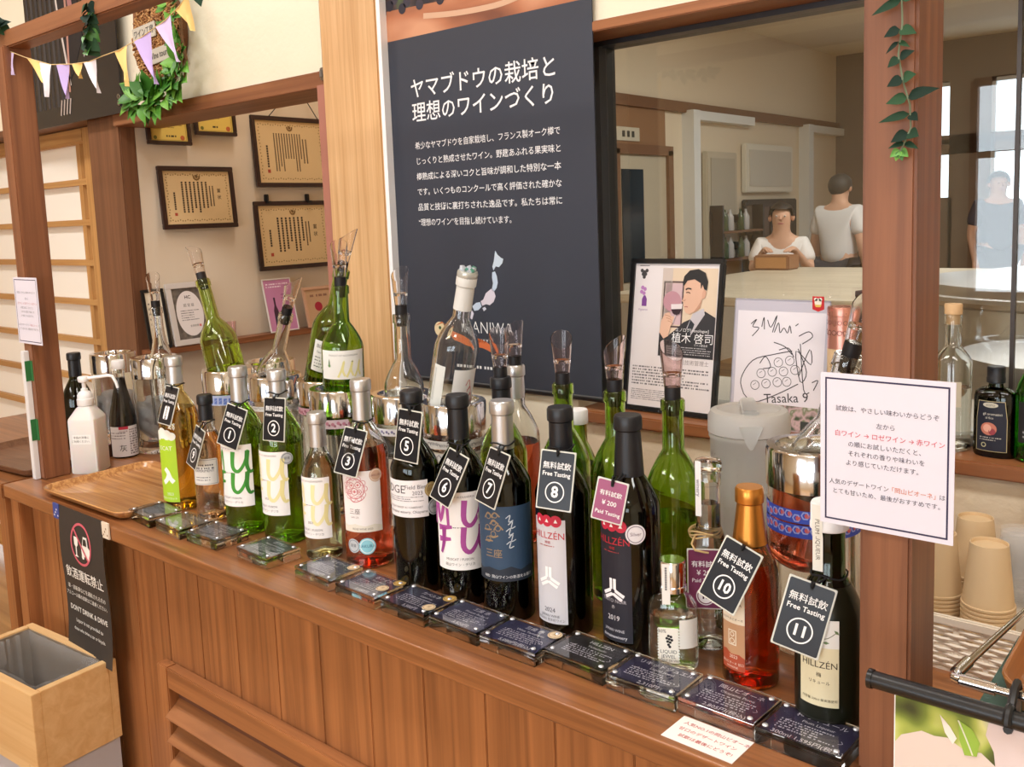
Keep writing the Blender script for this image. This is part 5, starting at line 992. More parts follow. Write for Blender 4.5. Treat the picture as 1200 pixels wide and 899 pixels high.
def auto(a, x0, y0, x1, y1):
    a.grid(x0, y0, x1, y1, (196, 190, 200), 0, 2, 1, mat((196, 192, 204), .25)); w, h = x1 - x0, y1 - y0; P = lambda q: [(x0 + u * w, y0 + v * h) for u, v in q]
    a.poly(P([(.03, .0), (.97, .0), (.97, .91), (.03, .91)]), (232, 226, 232), 1); k = (54, 50, 56)
    for u, v in ((.50, .50), (.62, .52), (.32, .40), (.44, .42), (.56, .43), (.68, .45), (.26, .30), (.38, .32), (.50, .34), (.60, .35)): a.ring(x0 + u * w, y0 + v * h, .0088, .0011, k, 2, 18); a.stroke(P([(u - .02, v), (u + .01, v + .02)]), .0008, k, 2)
    for L_ in ([(.18, .80), (.24, .84), (.20, .78), (.27, .77), (.20, .70)], [(.30, .78), (.32, .86), (.33, .76)], [(.36, .84), (.40, .78), (.46, .88), (.42, .74)], [(.44, .74), (.48, .82), (.50, .74), (.54, .78), (.58, .74), (.60, .80), (.62, .74)], [(.66, .80), (.69, .82)], [(.70, .72), (.80, .76), (.84, .72), (.74, .66)], [(.44, .66), (.56, .63), (.64, .57)], [(.66, .55), (.60, .62), (.50, .60)], [(.14, .22), (.10, .34), (.22, .50), (.44, .56), (.64, .60)], [(.14, .22), (.26, .16), (.50, .24), (.72, .34)], [(.30, .48), (.36, .54), (.42, .46), (.34, .44)], [(.70, .62), (.80, .44), (.74, .36), (.68, .60), (.84, .50), (.82, .62), (.72, .40)], [(.72, .66), (.78, .30), (.84, .28)], [(.86, .36), (.92, .38), (.88, .30)]): a.stroke(P(L_), .0017, k, 2)
    a.text('Tasaka 9', x0 + .60 * w, y0 + .215 * h, .024, k, 2, 0, 1, 1, 'CENTER', .12); a.text("12.11.", x0 + .56 * w, y0 + .10 * h, .022, k, 2, 0, 1, 1, 'CENTER', .10)
frame_on('autograph_board', 'white autograph board with a drawn bunch of grapes in a clear sleeve on the sill', 'autograph board', (-.700, 1.548, 1.085), (RD(-8), 0, 0), .182, .228, .002, mat((196, 194, 204), .2, 0, .5, .4), auto, .004, None, 'signed_card')
t = thing('postcard', 'small colourful postcard standing below the autograph board behind the pitcher', 'postcard', (-.645, 1.515, 1.085), (RD(-8), 0, 0))
b = B(); b.box((-.045, 0, 0), (.045, .001, .045), WHITE); a = Art(); a.grid(-.045, 0, .045, .045, (206, 180, 176), 0, 2, 1, noise_mat('printed_garden', [(.35, (70, 86, 60)), (.5, (206, 176, 180)), (.62, (120, 130, 96)), (.75, (240, 232, 230))], 60)); a.rect(.005, .004, .022, .02, (60, 64, 60), 1); a.out(b, flat(-.0002)); b.build('card', t, fix=False)
t = thing('tin_canister', 'copper coloured tall tin with cream label beside the right post', 'tin', (-.578, 1.545, 1.085))
PCOP = mat((214, 150, 134), .28, .7, name='pink_copper')
b = B(); b.lathe([(0, 0), (.0235, 0), (.0240, .002), (.0240, .165), (.0236, .168), (.0236, .206), (.0246, .2065), (.0246, .218), (.0235, .221), (0, .2215)], PCOP, 40); b.build('can', t)
a = Art(); a.grid(-.036, .004, .044, .150, (222, 190, 148), 0, 16); a.text('SAKE', -.004, .122, .011, (120, 84, 60), 1); a.text('● ● ●', -.004, .107, .005, (120, 84, 60), 1); bb = B(); a.out(bb, wrap(.0242, .1)); bb.build('paper_label', t, fix=False)
a = Art(); 
for k in range(9): u = -.036 + .0095 * k; a.ring(u, .195, .0038, .0009, (120, 70, 62), 1, 12); a.ring(u, .178, .0045, .0011, (130, 80, 70), 1, 12); a.text('YEBWONA'[k % 7], u, .178, .006, (240, 190, 176), 2)
bb = B(); a.out(bb, wrap(.0243, .1)); bb.build('embossed_band', t, fix=False)
b = B(); b.prism([(-.010, -.009), (0, -.013), (.010, -.009), (.010, .013), (-.010, .013)], -.0015, 0, mat((196, 36, 44), .3), Matrix.Rotation(PI / 2, 4, 'X')); a = Art(); a.disc(0, .003, .0062, (236, 228, 214), 1, 16, .007); a.disc(-.004, .008, .003, (236, 228, 214), 1, 12); a.disc(.004, .008, .003, (236, 228, 214), 1, 12); a.poly([(-.006, -.001), (.006, -.001), (.004, -.005), (-.004, -.005)], (226, 190, 90), 2); a.out(b, flat(-.0002), .0002)
tag(b.build('red_badge', None, (-.607, 1.513, 1.312), fix=False), 'tiny red shield badge clipped at the top right corner of the autograph board', 'badge')
# bottles on the sill right of the post
bl = bottle((-.402, 1.545, 1.0845), 'tall clear bottle with wooden stopper on the sill right of the post', bord(.0285, .215, .140, .166, .0120), CLEAR, .0025, .10, WATER, None, 'bottle', 'spirit_bottle', (0, 0, 0), 'bottles on the window sill')
b = B(); b.lathe([(0, .200), (.0098, .200), (.0100, .2155), (.0130, .216), (.0133, .230), (.0125, .232), (0, .232)], mat((216, 178, 132), .7), 24); b.build('wooden_stopper', bl)
a = Art(); a.grid(-.018, .072, .022, .112, (206, 196, 176), 0, 8); a.ring(-.004, .096, .009, .001, (140, 120, 100), 1); a.lines(-.014, .076, .018, .086, 2, (140, 120, 104), 1, .4, 6); label_part(bl, a, .0285, -2)
bl = thing('vinegar_bottle', 'flat black bottle with gold edged label and fig picture on the sill', 'bottle', (-.336, 1.532, 1.0845), (0, 0, -.1), 'bottles on the window sill')
P = [(0, .006), (.026, .002), (.029, 0), (.031, .003), (.031, .092), (.029, .100), (.020, .106), (.0115, .108), (.0105, .112), (.0105, .128), (.0125, .129), (.0125, .136), (.011, .137)]
b = B(); put_shell(b, P, .003, DG, 1, .6); b.build('glass_body', bl); b = B(); put_liquid(b, P, .003, .10, mat((16, 8, 6), .1, name='vinegar'), 1, .6); b.build('wine', bl)
b = B(); b.lathe([(.0112, .114), (.0135, .115), (.0135, .122), (.0128, .123), (.0132, .138), (.012, .1395), (0, .1395)], CAPBLK, 28); b.build('capsule', bl)
a = Art(); a.poly([(-.022, .010), (.022, .010), (.022, .060), (.019, .088), (-.019, .088), (-.022, .060)], (190, 176, 130), 0); a.poly([(-.0212, .0108), (.0212, .0108), (.0212, .060), (.0183, .0872), (-.0183, .0872), (-.0212, .060)], (26, 30, 46), 1); a.disc(-.001, .082, .011, (200, 196, 180), 2, 20, .004); a.text('ACETO', -.001, .0815, .004, (40, 40, 44), 3); a.text('gli aromatici', .002, .068, .0055, (214, 210, 196), 2); a.text('al fico', -.002, .062, .005, (214, 210, 196), 2); a.disc(-.003, .045, .0115, (196, 120, 100), 2, 20, .010); a.disc(-.005, .046, .006, (226, 170, 150), 3, 16); a.disc(.002, .041, .005, (150, 60, 70), 3, 14); a.lines(-.016, .026, .018, .033, 2, (190, 186, 176), 2, .4, 3); a.ring(-.010, .0195, .0038, .0012, (196, 190, 150), 2, 14)
bb = B(); a.out(bb, lambda u, v, w: (u, -.6 * math.sqrt(max(0, .0314 ** 2 - u * u)) - .0003 - w, v), .00016, .003); bb.build('label', bl, fix=False)
bl = bottle((-.284, 1.532, 1.0845), 'green bottle with black label at the right edge on the sill', bord(.0245, .20, .105, .14, .0110), glass((96, 190, 80), 0, 1.48, 'bright_green'), .0025, .10, WHITEW, (.15, CAPBLK), 'bottle', 'juice_bottle', (0, 0, 0), 'bottles on the window sill')
a = Art(); a.grid(-.020, .030, .030, .092, (24, 24, 26), 0, 8); a.text('KRESS', .006, .068, .009, (236, 236, 236), 1, .01); a.lines(-.012, .036, .022, .05, 2, (150, 150, 150), 1, .4, 3); label_part(bl, a, .0245, 5)
# ================================================================== cups, basket, rack, poster at the right
t = thing('woven_basket', 'white woven plastic basket holding the paper cups right of the post', 'basket', (-.15, 1.245, CZ))
WB = mat((226, 214, 196), .5)
b = B(); hw, hd, hh = .19, .145, .064
for k in range(9):
    z = .008 + .0062 * k; ph = k % 2
    for s_, ax in ((-1, 'x'), (1, 'x'), (-1, 'y'), (1, 'y')):
        L_ = hw if ax == 'x' else hd; n = 24; pts = []
        for i in range(n + 1):
            u = -L_ + 2 * L_ * i / n; o = .0016 * math.cos(PI * (i + ph)); pts.append((u, s_ * (hd + o), z) if ax == 'x' else (s_ * (hw + o), u, z))
        b.tube(pts, .0026, WB, 6)
b.build('woven_sides', t)
b = B()
for s_ in (-1, 1):
    for i in range(13): x = -hw + 2 * hw * i / 12; b.box((x - .003, s_ * hd - .001, 0), (x + .003, s_ * hd + .001, hh - .006), WB)
    for i in range(10): y = -hd + 2 * hd * i / 9; b.box((s_ * hw - .001, y - .003, 0), (s_ * hw + .001, y + .003, hh - .006), WB)
b.box((-hw, -hd, 0), (hw, hd, .004), WB); b.build('uprights', t)
b = B()
for q in ((-hw - .004, -hd - .004, hw + .004, -hd + .003), (-hw - .004, hd - .003, hw + .004, hd + .004), (-hw - .004, -hd, -hw + .003, hd), (hw - .003, -hd, hw + .004, hd)): b.box((q[0], q[1], hh - .008), (q[2], q[3], hh + .004), WB, .002)
b.build('rim', t)
KR = mat((216, 188, 148), .75); 
def cup_mesh(mt, rt, rb, h, nm):
    b = B(); b.lathe([(rt, 0), (rt + .0016, .0006), (rt + .0016, .0030), (rt, .0036), (rb, h), (rb - .0012, h), (rb - .0015, h - .004), (0, h - .004), (0, h - .005), (rb - .002, h - .005), (rt - .0008, .002)], mt, 36); return b.build(nm)
def stack(first, n, x, y, z, dz, label, grp, cat='cup'):
    for k in range(n):
        o = first if first.get('used') is None else first.copy()
        if o is first: first['used'] = 1
        else: C.objects.link(o)
        o.location = (x, y, z + dz * k); tag(o, label, cat, grp)
cup0 = cup_mesh(KR, .0290, .0215, .078, 'paper_cup')
zc = CZ + .005
stack(cup0, 11, -.263, 1.185, zc, .0052, 'upside down kraft paper cup in the full front stack of the basket', 'paper cups in the front stack')
stack(cup0, 10, -.327, 1.205, zc, .0052, 'upside down kraft paper cup in the stack touching the right post', 'paper cups in the stack beside the post')
stack(cup0, 11, -.300, 1.275, zc, .0052, 'upside down kraft paper cup in the stack behind the two front stacks', 'paper cups in the rear stack')
stack(cup0, 10, -.196, 1.215, zc, .0052, 'upside down kraft paper cup in the stack at the right picture edge', 'paper cups in the right hand stack')
del cup0['used']
m, nt, p = newmat('clear_plastic_cup'); p.inputs['Base Color'].default_value = lin((244, 244, 244)); p.inputs['Roughness'].default_value = .08; p.inputs['Alpha'].default_value = .14
cl0 = cup_mesh(m, .0270, .0225, .060, 'plastic_cup')
stack(cl0, 8, -.262, 1.345, zc, .0058, 'clear plastic cup stacked upside down behind the kraft cups', 'clear cups in the left stack')
stack(cl0, 7, -.198, 1.315, zc, .0058, 'clear plastic cup stacked upside down at the right picture edge', 'clear cups in the right stack')
del cl0['used']
b = B(); b.box((-.265, 1.405, 0), (.12, 1.48, .128), MAPLE, .003); tag(b.build('wooden_box', None, (0, 0, CZ)), 'pale wooden box behind the basket of cups at the right edge', 'box')
# chrome rack with trays
t = thing('chrome_rack', 'chrome wire rack holding trays at the lower right edge', 'rack', (0, 0, 0)); ZR = 1.088
LF, LB, RB, RF = (-.197, .775, ZR), (-.172, .97, ZR + .004), (.14, .97, ZR + .004), (.14, .775, ZR)
b = B(); b.tube([(-.191, .775, ZR), RF], .0034, CHROME, 12); b.tube([(-.197, .781, ZR), LB, RB, RF], .0034, CHROME, 12); b.tube([(-.191, .775, ZR), (-.1955, .7765, ZR), (-.197, .781, ZR)], .0042, CHROME, 12); b.build('top_rail', t)
for x, y in ((-.150, .783), (-.172, .97), (.138, .97), (.138, .783)): b = B(); b.tube([(x, y, .9305), (x, y, ZR)], .003, CHROME, 10); b.build('leg', t)
for p_, q_ in (((-.191, .775, ZR), (-.165, .775, ZR)), ((-.197, .785, ZR), (-.1945, .81, ZR))): b = B(); b.tube([p_, q_], .0052, CHROME, 12); b.build('sleeve', t)
b = B()
for k in range(7): x = -.16 + .05 * k; b.tube([(x, .781, ZR - .0505), (x, .97, ZR - .0505)], .0022, CHROME, 8)
b.tube([(-.19, .781, ZR - .052), (.138, .79, ZR - .052)], .0026, CHROME, 8); b.tube([(-.176, .97, ZR - .052), (.138, .97, ZR - .052)], .0026, CHROME, 8); b.build('shelf_wires', t)
DGT = mat((52, 84, 74), .5)
b = B(); b.box((-.185, .784, 0), (.13, .964, .018), DGT, .003); tag(b.build('green_crate', None, (0, 0, ZR - .0475)), 'dark green tray lying in the chrome rack under the brown tray', 'tray')
tray('serving_tray', 'brown wood grain tray on top in the chrome rack', (-.010, .876, ZR - .0255), (0, 0, .02), .316, .164, wood('rack_tray', (176, 118, 68), (146, 92, 50), 'Y', 1.4, .3, coat=.4), .024)
# poster hanging from a black rail in front of the counter
t = thing('hanging_poster', 'green and white printed poster hanging from a black rail at lower right', 'poster', (0, 0, 0))
b = B(); b.tube([(-.2565, .752, 1.079), (.35, .752, 1.079)], .0072, mat((20, 20, 22), .35), 20); b.build('rail', t)
b = B(); b.tube([(-.2575, .752, 1.079), (-.2535, .752, 1.079)], .0082, mat((14, 14, 16), .3), 20); b.build('end_cap', t)
b = B(); b.box((-.236, .7515, .55), (.34, .7525, 1.073), WHITE); b.build('sheet', t)
m, nt, p = newmat('printed_vineyard'); N = nt.nodes.new; L = nt.links.new
tc = N('ShaderNodeTexCoord'); n1 = N('ShaderNodeTexNoise'); n1.inputs['Scale'].default_value = 26; n1.inputs['Detail'].default_value = 1.2; L(tc.outputs['Object'], n1.inputs['Vector'])
cr = N('ShaderNodeValToRGB'); e = cr.color_ramp.elements
for k, (ps, c) in enumerate(((.30, (62, 70, 40)), (.43, (120, 140, 60)), (.52, (176, 190, 92)), (.62, (222, 224, 150)), (.72, (206, 206, 190)))):
    if k >= len(e): e.new(ps)
    e[k].position = ps; e[k].color = lin(c)
L(n1.outputs[0], cr.inputs[0]); L(cr.outputs[0], p.inputs['Base Color']); p.inputs['Roughness'].default_value = .35
b = B(); a = Art(); a.grid(-.235, .55, .34, 1.0725, (0, 0, 0), 0, 2, 1, m)
a.poly([(-.235, 1.030), (-.230, 1.038), (-.214, 1.047), (-.204, 1.046), (-.194, 1.048), (-.182, 1.042), (-.169, 1.044), (-.150, 1.03), (-.150, .55), (-.235, .55)], (222, 208, 200), 1)
a.poly([(-.164, 1.0725), (-.166, 1.060), (-.160, 1.048), (-.158, 1.030), (-.150, 1.01), (-.13, .99), (.34, .96), (.34, 1.0725)], (222, 208, 208), 2)
a.poly([(-.200, 1.066), (-.192, 1.058), (-.187, 1.050), (-.190, 1.044), (-.196, 1.052)], (238, 234, 226), 3); a.poly([(-.186, 1.066), (-.176, 1.062), (-.170, 1.052), (-.172, 1.040), (-.181, 1.038), (-.185, 1.05)], (150, 186, 70), 4); a.stroke([(-.186, 1.066), (-.179, 1.05), (-.175, 1.04)], .0012, (220, 226, 200), 5)
a.out(b, flat(.7513), .0002); b.build('print', t, fix=False)
b = B(); b.tube([(-.150, .752 + .0085 * math.cos(q), 1.079 + .0085 * math.sin(q)) for q in [k * PI / 8 - 2.2 for k in range(15)]] , .0034, BLACK, 8); b.tube([(-.150, .757, 1.0865), (-.150, .768, 1.096), (-.150, .778, 1.097), (-.150, .781, 1.092)], .0034, BLACK, 8); b.build('clip', t)

# ================================================================== garlands and leaves
LEAFD = [mat((30, 56, 38), .75, 0, .2), mat((42, 72, 46), .75, 0, .2), mat((22, 42, 32), .75, 0, .2)]; LEAFL = [mat((84, 146, 52), .45), mat((112, 172, 66), .45), mat((62, 120, 42), .45)]
STEM = mat((110, 124, 100), .6)
def leaf(b, pos, d, up, L, W, mt, round_=.5, curl=.25):
    d = Vector(d).normalized(); s_ = d.cross(Vector(up)); s_ = s_.normalized() if s_.length > 1e-4 else d.orthogonal().normalized(); n = s_.cross(d)
    P = Vector(pos); vs = []; K = 6
    for i in range(K + 1):
        t = i / K; wv = W / 2 * math.sin(PI * (t ** round_)) * (1 if t < 1 else 0); c = P + d * L * t + n * (-curl * L * t * t)
        vs += [c + s_ * wv + n * wv * .25, c, c - s_ * wv + n * wv * .25]
    fs = []
    for i in range(K):
        for j in range(2): fs.append([i * 3 + j, i * 3 + j + 1, i * 3 + j + 4, i * 3 + j + 3])
    b.add(vs, fs, mt, True)
RG = random.Random(11)
def vine(name, label, path, n, L, W, mts, spread=1.0, tip=None, pair=True, r=.0012):
    t = thing(name, label, 'leaf garland', path[0]); O = Vector(path[0]); P = [Vector(p) - O for p in path]
    b = B(); b.tube(P, r, STEM, 6); b.build('stem', t); b = B()
    for i in range(n):
        f = (i + .5) / n * (len(P) - 1); k = min(int(f), len(P) - 2); c = P[k].lerp(P[k + 1], f - k); d = (P[k + 1] - P[k]).normalized()
        for sd in ((0, PI) if pair else (0,)):
            q = RG.random() * 6.28 if pair is False else i * 1.57 + sd + RG.random() * .5; o = d.orthogonal().normalized(); o = Matrix.Rotation(q, 3, d) @ o
            l_ = L * (.7 + .5 * RG.random()); leaf(b, c, o * spread + d * (.35 + .3 * RG.random()), (RG.random() - .5, -1, .6), l_, W * l_ / L, RG.choice(mts), .62, .15 + .2 * RG.random())
    b.build('leaves', t, fix=False); return t
YB = .848
vine('leaf_sprig', 'dark green leaf sprig hanging from the beam above the bunting', [(-1.725, YB, 1.90), (-1.722, YB, 1.87), (-1.735, YB, 1.84), (-1.735, YB, 1.815)], 16, .024, .023, LEAFD + [LEAFL[2]], .8)
vine('leaf_sprig', 'dark leaf sprig at the top left corner over the beam', [(-2.20, YB, 1.99), (-2.17, YB, 1.955), (-2.145, YB, 1.93), (-2.12, YB, 1.915)], 16, .028, .026, LEAFD)
vine('leaf_sprig', 'dark ivy leaves at the left edge beside the left post', [(-2.262, YB, 1.86), (-2.258, YB, 1.82), (-2.262, YB, 1.77), (-2.258, YB, 1.735)], 12, .026, .016, [LEAFD[2], LEAFD[0]])
vine('leaf_sprig', 'dark leaves hanging in at the top edge right of the wicker sign', [(-1.43, YB, 1.90), (-1.39, YB, 1.868), (-1.34, YB, 1.855), (-1.28, YB, 1.848), (-1.24, YB, 1.852)], 14, .026, .023, LEAFD)
t = thing('eucalyptus_stem', 'artificial eucalyptus stem hanging down the front of the right post', 'eucalyptus stem', (-.262, .838, 1.66))
PTH = [(0, 0, .03), (-.002, 0, 0), (-.001, 0, -.03), (-.004, 0, -.055), (.000, 0, -.078), (.006, 0, -.098), (.007, 0, -.118), (.002, 0, -.130), (-.002, 0, -.138)]
b = B(); b.tube(PTH, .0009, STEM, 6); b.build('stem', t); b = B()
for z, x, a1, a2, l1, l2, w in ((.024, -.001, 160, 20, .012, .016, .009), (.006, -.002, 205, 35, .022, .028, .012), (-.010, -.002, 200, 10, .026, .028, .010), (-.034, -.003, 200, -20, .014, .016, .011), (-.044, -.004, 222, -30, .014, .012, .005), (-.058, -.003, 215, 20, .012, .014, .010), (-.076, 0, 200, 15, .014, .012, .012), (-.092, .004, 190, 12, .018, .028, .012), (-.106, .006, 190, -40, .026, .010, .009), (-.122, .005, 205, -20, .016, .010, .012), (-.130, .002, 195, -25, .014, .014, .006)):
    for an, l_ in ((a1, l1), (a2, l2)): leaf(b, (x, 0, z), (math.cos(RD(an)), -.25, math.sin(RD(an))), (0, -1, .5), l_, w, RG.choice(LEAFD), .6, .1)
for k in range(4): leaf(b, (-.002, 0, -.136), (math.cos(RD(200 + 45 * k)), -.2, math.sin(RD(200 + 45 * k)) - .3), (0, -1, .4), .010, .008, LEAFL[k % 3], .6, .1)
b.build('leaves', t, fix=False)
# bunting
t = thing('bunting', 'string of small lilac, white and yellow pennants hanging from the beam at upper left', 'bunting', (0, .862, 0))
PT = [(-2.27, 1.925), (-2.165, 1.884), (-2.044, 1.847), (-1.929, 1.817), (-1.838, 1.806), (-1.768, 1.801), (-1.716, 1.804), (-1.651, 1.806), (-1.569, 1.816), (-1.484, 1.832), (-1.435, 1.848), (-1.38, 1.876)]
b = B(); b.tube([(x, 0, z) for x, z in PT], .0009, mat((214, 186, 130), .8), 6); b.build('string', t)
def zs(x):
    for (x0, z0), (x1, z1) in zip(PT, PT[1:]):
        if x0 <= x <= x1: return z0 + (z1 - z0) * (x - x0) / (x1 - x0)
    return 1.85
LIL, WHT, YEL, LAV = (206, 188, 226), (240, 236, 246), (244, 206, 130), (190, 170, 222)
for x0, x1, tx, L_, c in ((-2.215, -2.170, -2.203, .056, YEL), (-2.150, -2.095, -2.110, .052, LIL), (-2.040, -1.980, -1.966, .052, YEL), (-2.005, -1.925, -1.960, .070, WHT), (-1.905, -1.850, -1.868, .068, LAV), (-1.838, -1.795, -1.806, .030, YEL), (-1.788, -1.740, -1.738, .062, WHT), (-1.665, -1.618, -1.630, .068, YEL), (-1.592, -1.535, -1.528, .086, LAV), (-1.515, -1.465, -1.452, .072, LIL), (-1.45, -1.405, -1.40, .05, YEL)):
    b = B(); n = 6; vs = []; rr = RG.random() * 6
    for i in range(n + 1):
        f = i / n
        for j in range(5):
            g = j / 4; xa = x0 + (x1 - x0) * g; x = xa + (tx - xa) * f; z = zs(xa) * (1 - f) + (zs((x0 + x1) / 2) - L_) * f; vs.append((x, .004 * math.sin(rr + 3 * f + 5 * g) * (f + .2), z))
    m = mat(c, .85); b.add(vs, [[i * 5 + j, i * 5 + j + 1, i * 5 + j + 6, i * 5 + j + 5] for i in range(n) for j in range(4)], m, True); b.build('pennant', t, fix=False)
# macrame string at left edge
b = B(); MC = mat((222, 206, 180), .9)
for k in range(14): b.lathe([(0, -.010), (.006, -.007), (.008, 0), (.006, .007), (0, .010)], MC, 10, Matrix.Translation((.003 * (k % 2), 0, -.017 * k)))
tag(b.build('macrame_cord', None, (-2.196, .872, 1.745)), 'knotted cream macrame cord hanging at the left edge beside the left post', 'cord')
# wicker sign with trailing plant
t = thing('wicker_sign', 'oval wicker board with two small lettered plaques on the cream wall', 'sign', (-2.60, 1.497, 2.045))
b = B(); WK = [mat((176, 126, 76), .7), mat((140, 92, 52), .7), mat((206, 160, 104), .7), mat((112, 72, 42), .8)]
el = [(.142 * math.cos(2 * PI * i / 40), .135 * math.sin(2 * PI * i / 40)) for i in range(40)]
b.prism(el, .0, .014, WK[3], Matrix(((1, 0, 0, 0), (0, 0, -1, 0), (0, 1, 0, 0), (0, 0, 0, 1))))
for k in range(950):
    q, rr = RG.random() * 6.283, math.sqrt(RG.random()); x, z, an, l_ = .138 * rr * math.cos(q), .131 * rr * math.sin(q), RG.random() * 3.14, .009 + .006 * RG.random(); dx, dz = l_ * math.cos(an), l_ * math.sin(an)
    b.tube([(x - dx, -.015, z - dz), (x, -.020 - .004 * RG.random(), z), (x + dx, -.015, z + dz)], .0019, WK[k % 3], 4)
b.build('wicker_board', t)
b = B()
for o in (0, .006): b.tube([(-.142 + .02 * math.sin(i * .45) - o, -.012, -.02 + .035 * i) for i in range(12)], .0045, mat((132, 88, 54), .7), 7)
b.build('handle_twigs', t)
for cx, cz, s_, sz, rz in ((-.055, .020, 'ワイン工房', .026, .05), (.018, -.055, 'Wine tour', .026, .06)):
    M = Matrix.Translation((cx, -.028, cz)) @ Matrix.Rotation(-rz, 4, 'Y'); b = B(); b.box((-.066, 0, -.022), (.066, .004, .022), mat((196, 190, 176), .7), .001, M); a = Art(); a.text(s_, 0, 0, sz, (50, 52, 54), 1, .012, 1, 1, 'CENTER', 0, .9); a.out(b, lambda u, v, w: tuple(M @ Vector((u, -.0004 - w, v)))); b.build('plaque', t, fix=False)
t = thing('trailing_plant', 'bright green leafy garland curling round the right and bottom of the wicker sign', 'plant', (-2.60, 1.46, 1.95)); b = B(); b2 = B()
arc = [(.06, .26), (.13, .22), (.17, .15), (.17, .06), (.185, 0), (.17, -.04), (.11, -.075), (.04, -.09), (-.03, -.085), (-.11, -.075)]
b2.tube([(x, 0, z) for x, z in arc], .004, mat((128, 90, 58), .7), 6); b2.build('stem', t)
for k in range(130):
    f = RG.random() ** .6 * (len(arc) - 1); i = min(int(f), len(arc) - 2); x = arc[i][0] + (arc[i + 1][0] - arc[i][0]) * (f - i); z = arc[i][1] + (arc[i + 1][1] - arc[i][1]) * (f - i); low = f > 5
    q = RG.random() * 6.28; d = (math.cos(q), -.5 - .6 * RG.random(), math.sin(q) - (.25 if low else 0)); l_ = (.058 if low else .046) * (.7 + .5 * RG.random()); leaf(b, (x + .02 * math.cos(q), -.01 - .02 * RG.random(), z + .02 * math.sin(q)), d, (0, -1, .4), l_, l_ * .74, RG.choice(LEAFL), .6, .3)
b.build('leaves', t, fix=False)
# dark wine photo banner at upper left
t = thing('photo_banner', 'dark banner with pouring wine photograph at upper left behind the bunting', 'banner', (-3.125, 1.462, 1.845)); b = B(); a = Art()
b.box((-.316, .0005, 0), (.316, .004, .62), mat((30, 28, 30), .3)); a.grid(-.316, 0, .316, .62, (44, 42, 44), 0, 2, 1, mat((38, 36, 38), .25))
for k in range(7): x = -.30 + .036 * k; a.poly([(x, .06), (x + .018, .06), (x + .016, .62), (x - .002, .62)], (62, 60, 62) if k % 2 else (52, 50, 52), 1)
a.poly([(-.05, .10), (.02, .16), (.10, .26), (.08, .40), (-.02, .62), (-.10, .62), (-.04, .3)], (26, 22, 26), 2); a.poly([(.02, .62), (.10, .40), (.16, .30), (.24, .28), (.316, .34), (.316, .62)], (120, 96, 96), 2); a.poly([(.19, .62), (.14, .46), (.17, .34), (.22, .30), (.16, .44), (.22, .62)], (70, 50, 52), 3)
a.stroke([(-.075, .60), (-.065, .4), (-.03, .22), (-.01, .12)], .012, (206, 196, 190), 3); a.stroke([(-.01, .60), (.0, .36), (-.02, .1)], .014, (176, 130, 116), 3); a.stroke([(.02, .44), (.04, .33)], .03, (160, 110, 110), 3); a.stroke([(.1, .2), (.14, .26), (.16, .34)], .006, (190, 180, 172), 3)
for k in range(4): a.stroke([(-.10 + .022 * k, .03), (-.085 + .022 * k, .08)], .009, (176, 164, 158), 3)
a.out(b, flat(0), .0004); b.build('printed_cloth', t, fix=False); b = B()
for z in (.03, .05): b.lathe([(.004, 0), (.008, 0), (.008, .002), (.004, .002)], STEEL, 16, Matrix.Translation((.306, -.002, z)) @ Matrix.Rotation(PI / 2, 4, 'X'))
b.build('grommets', t)

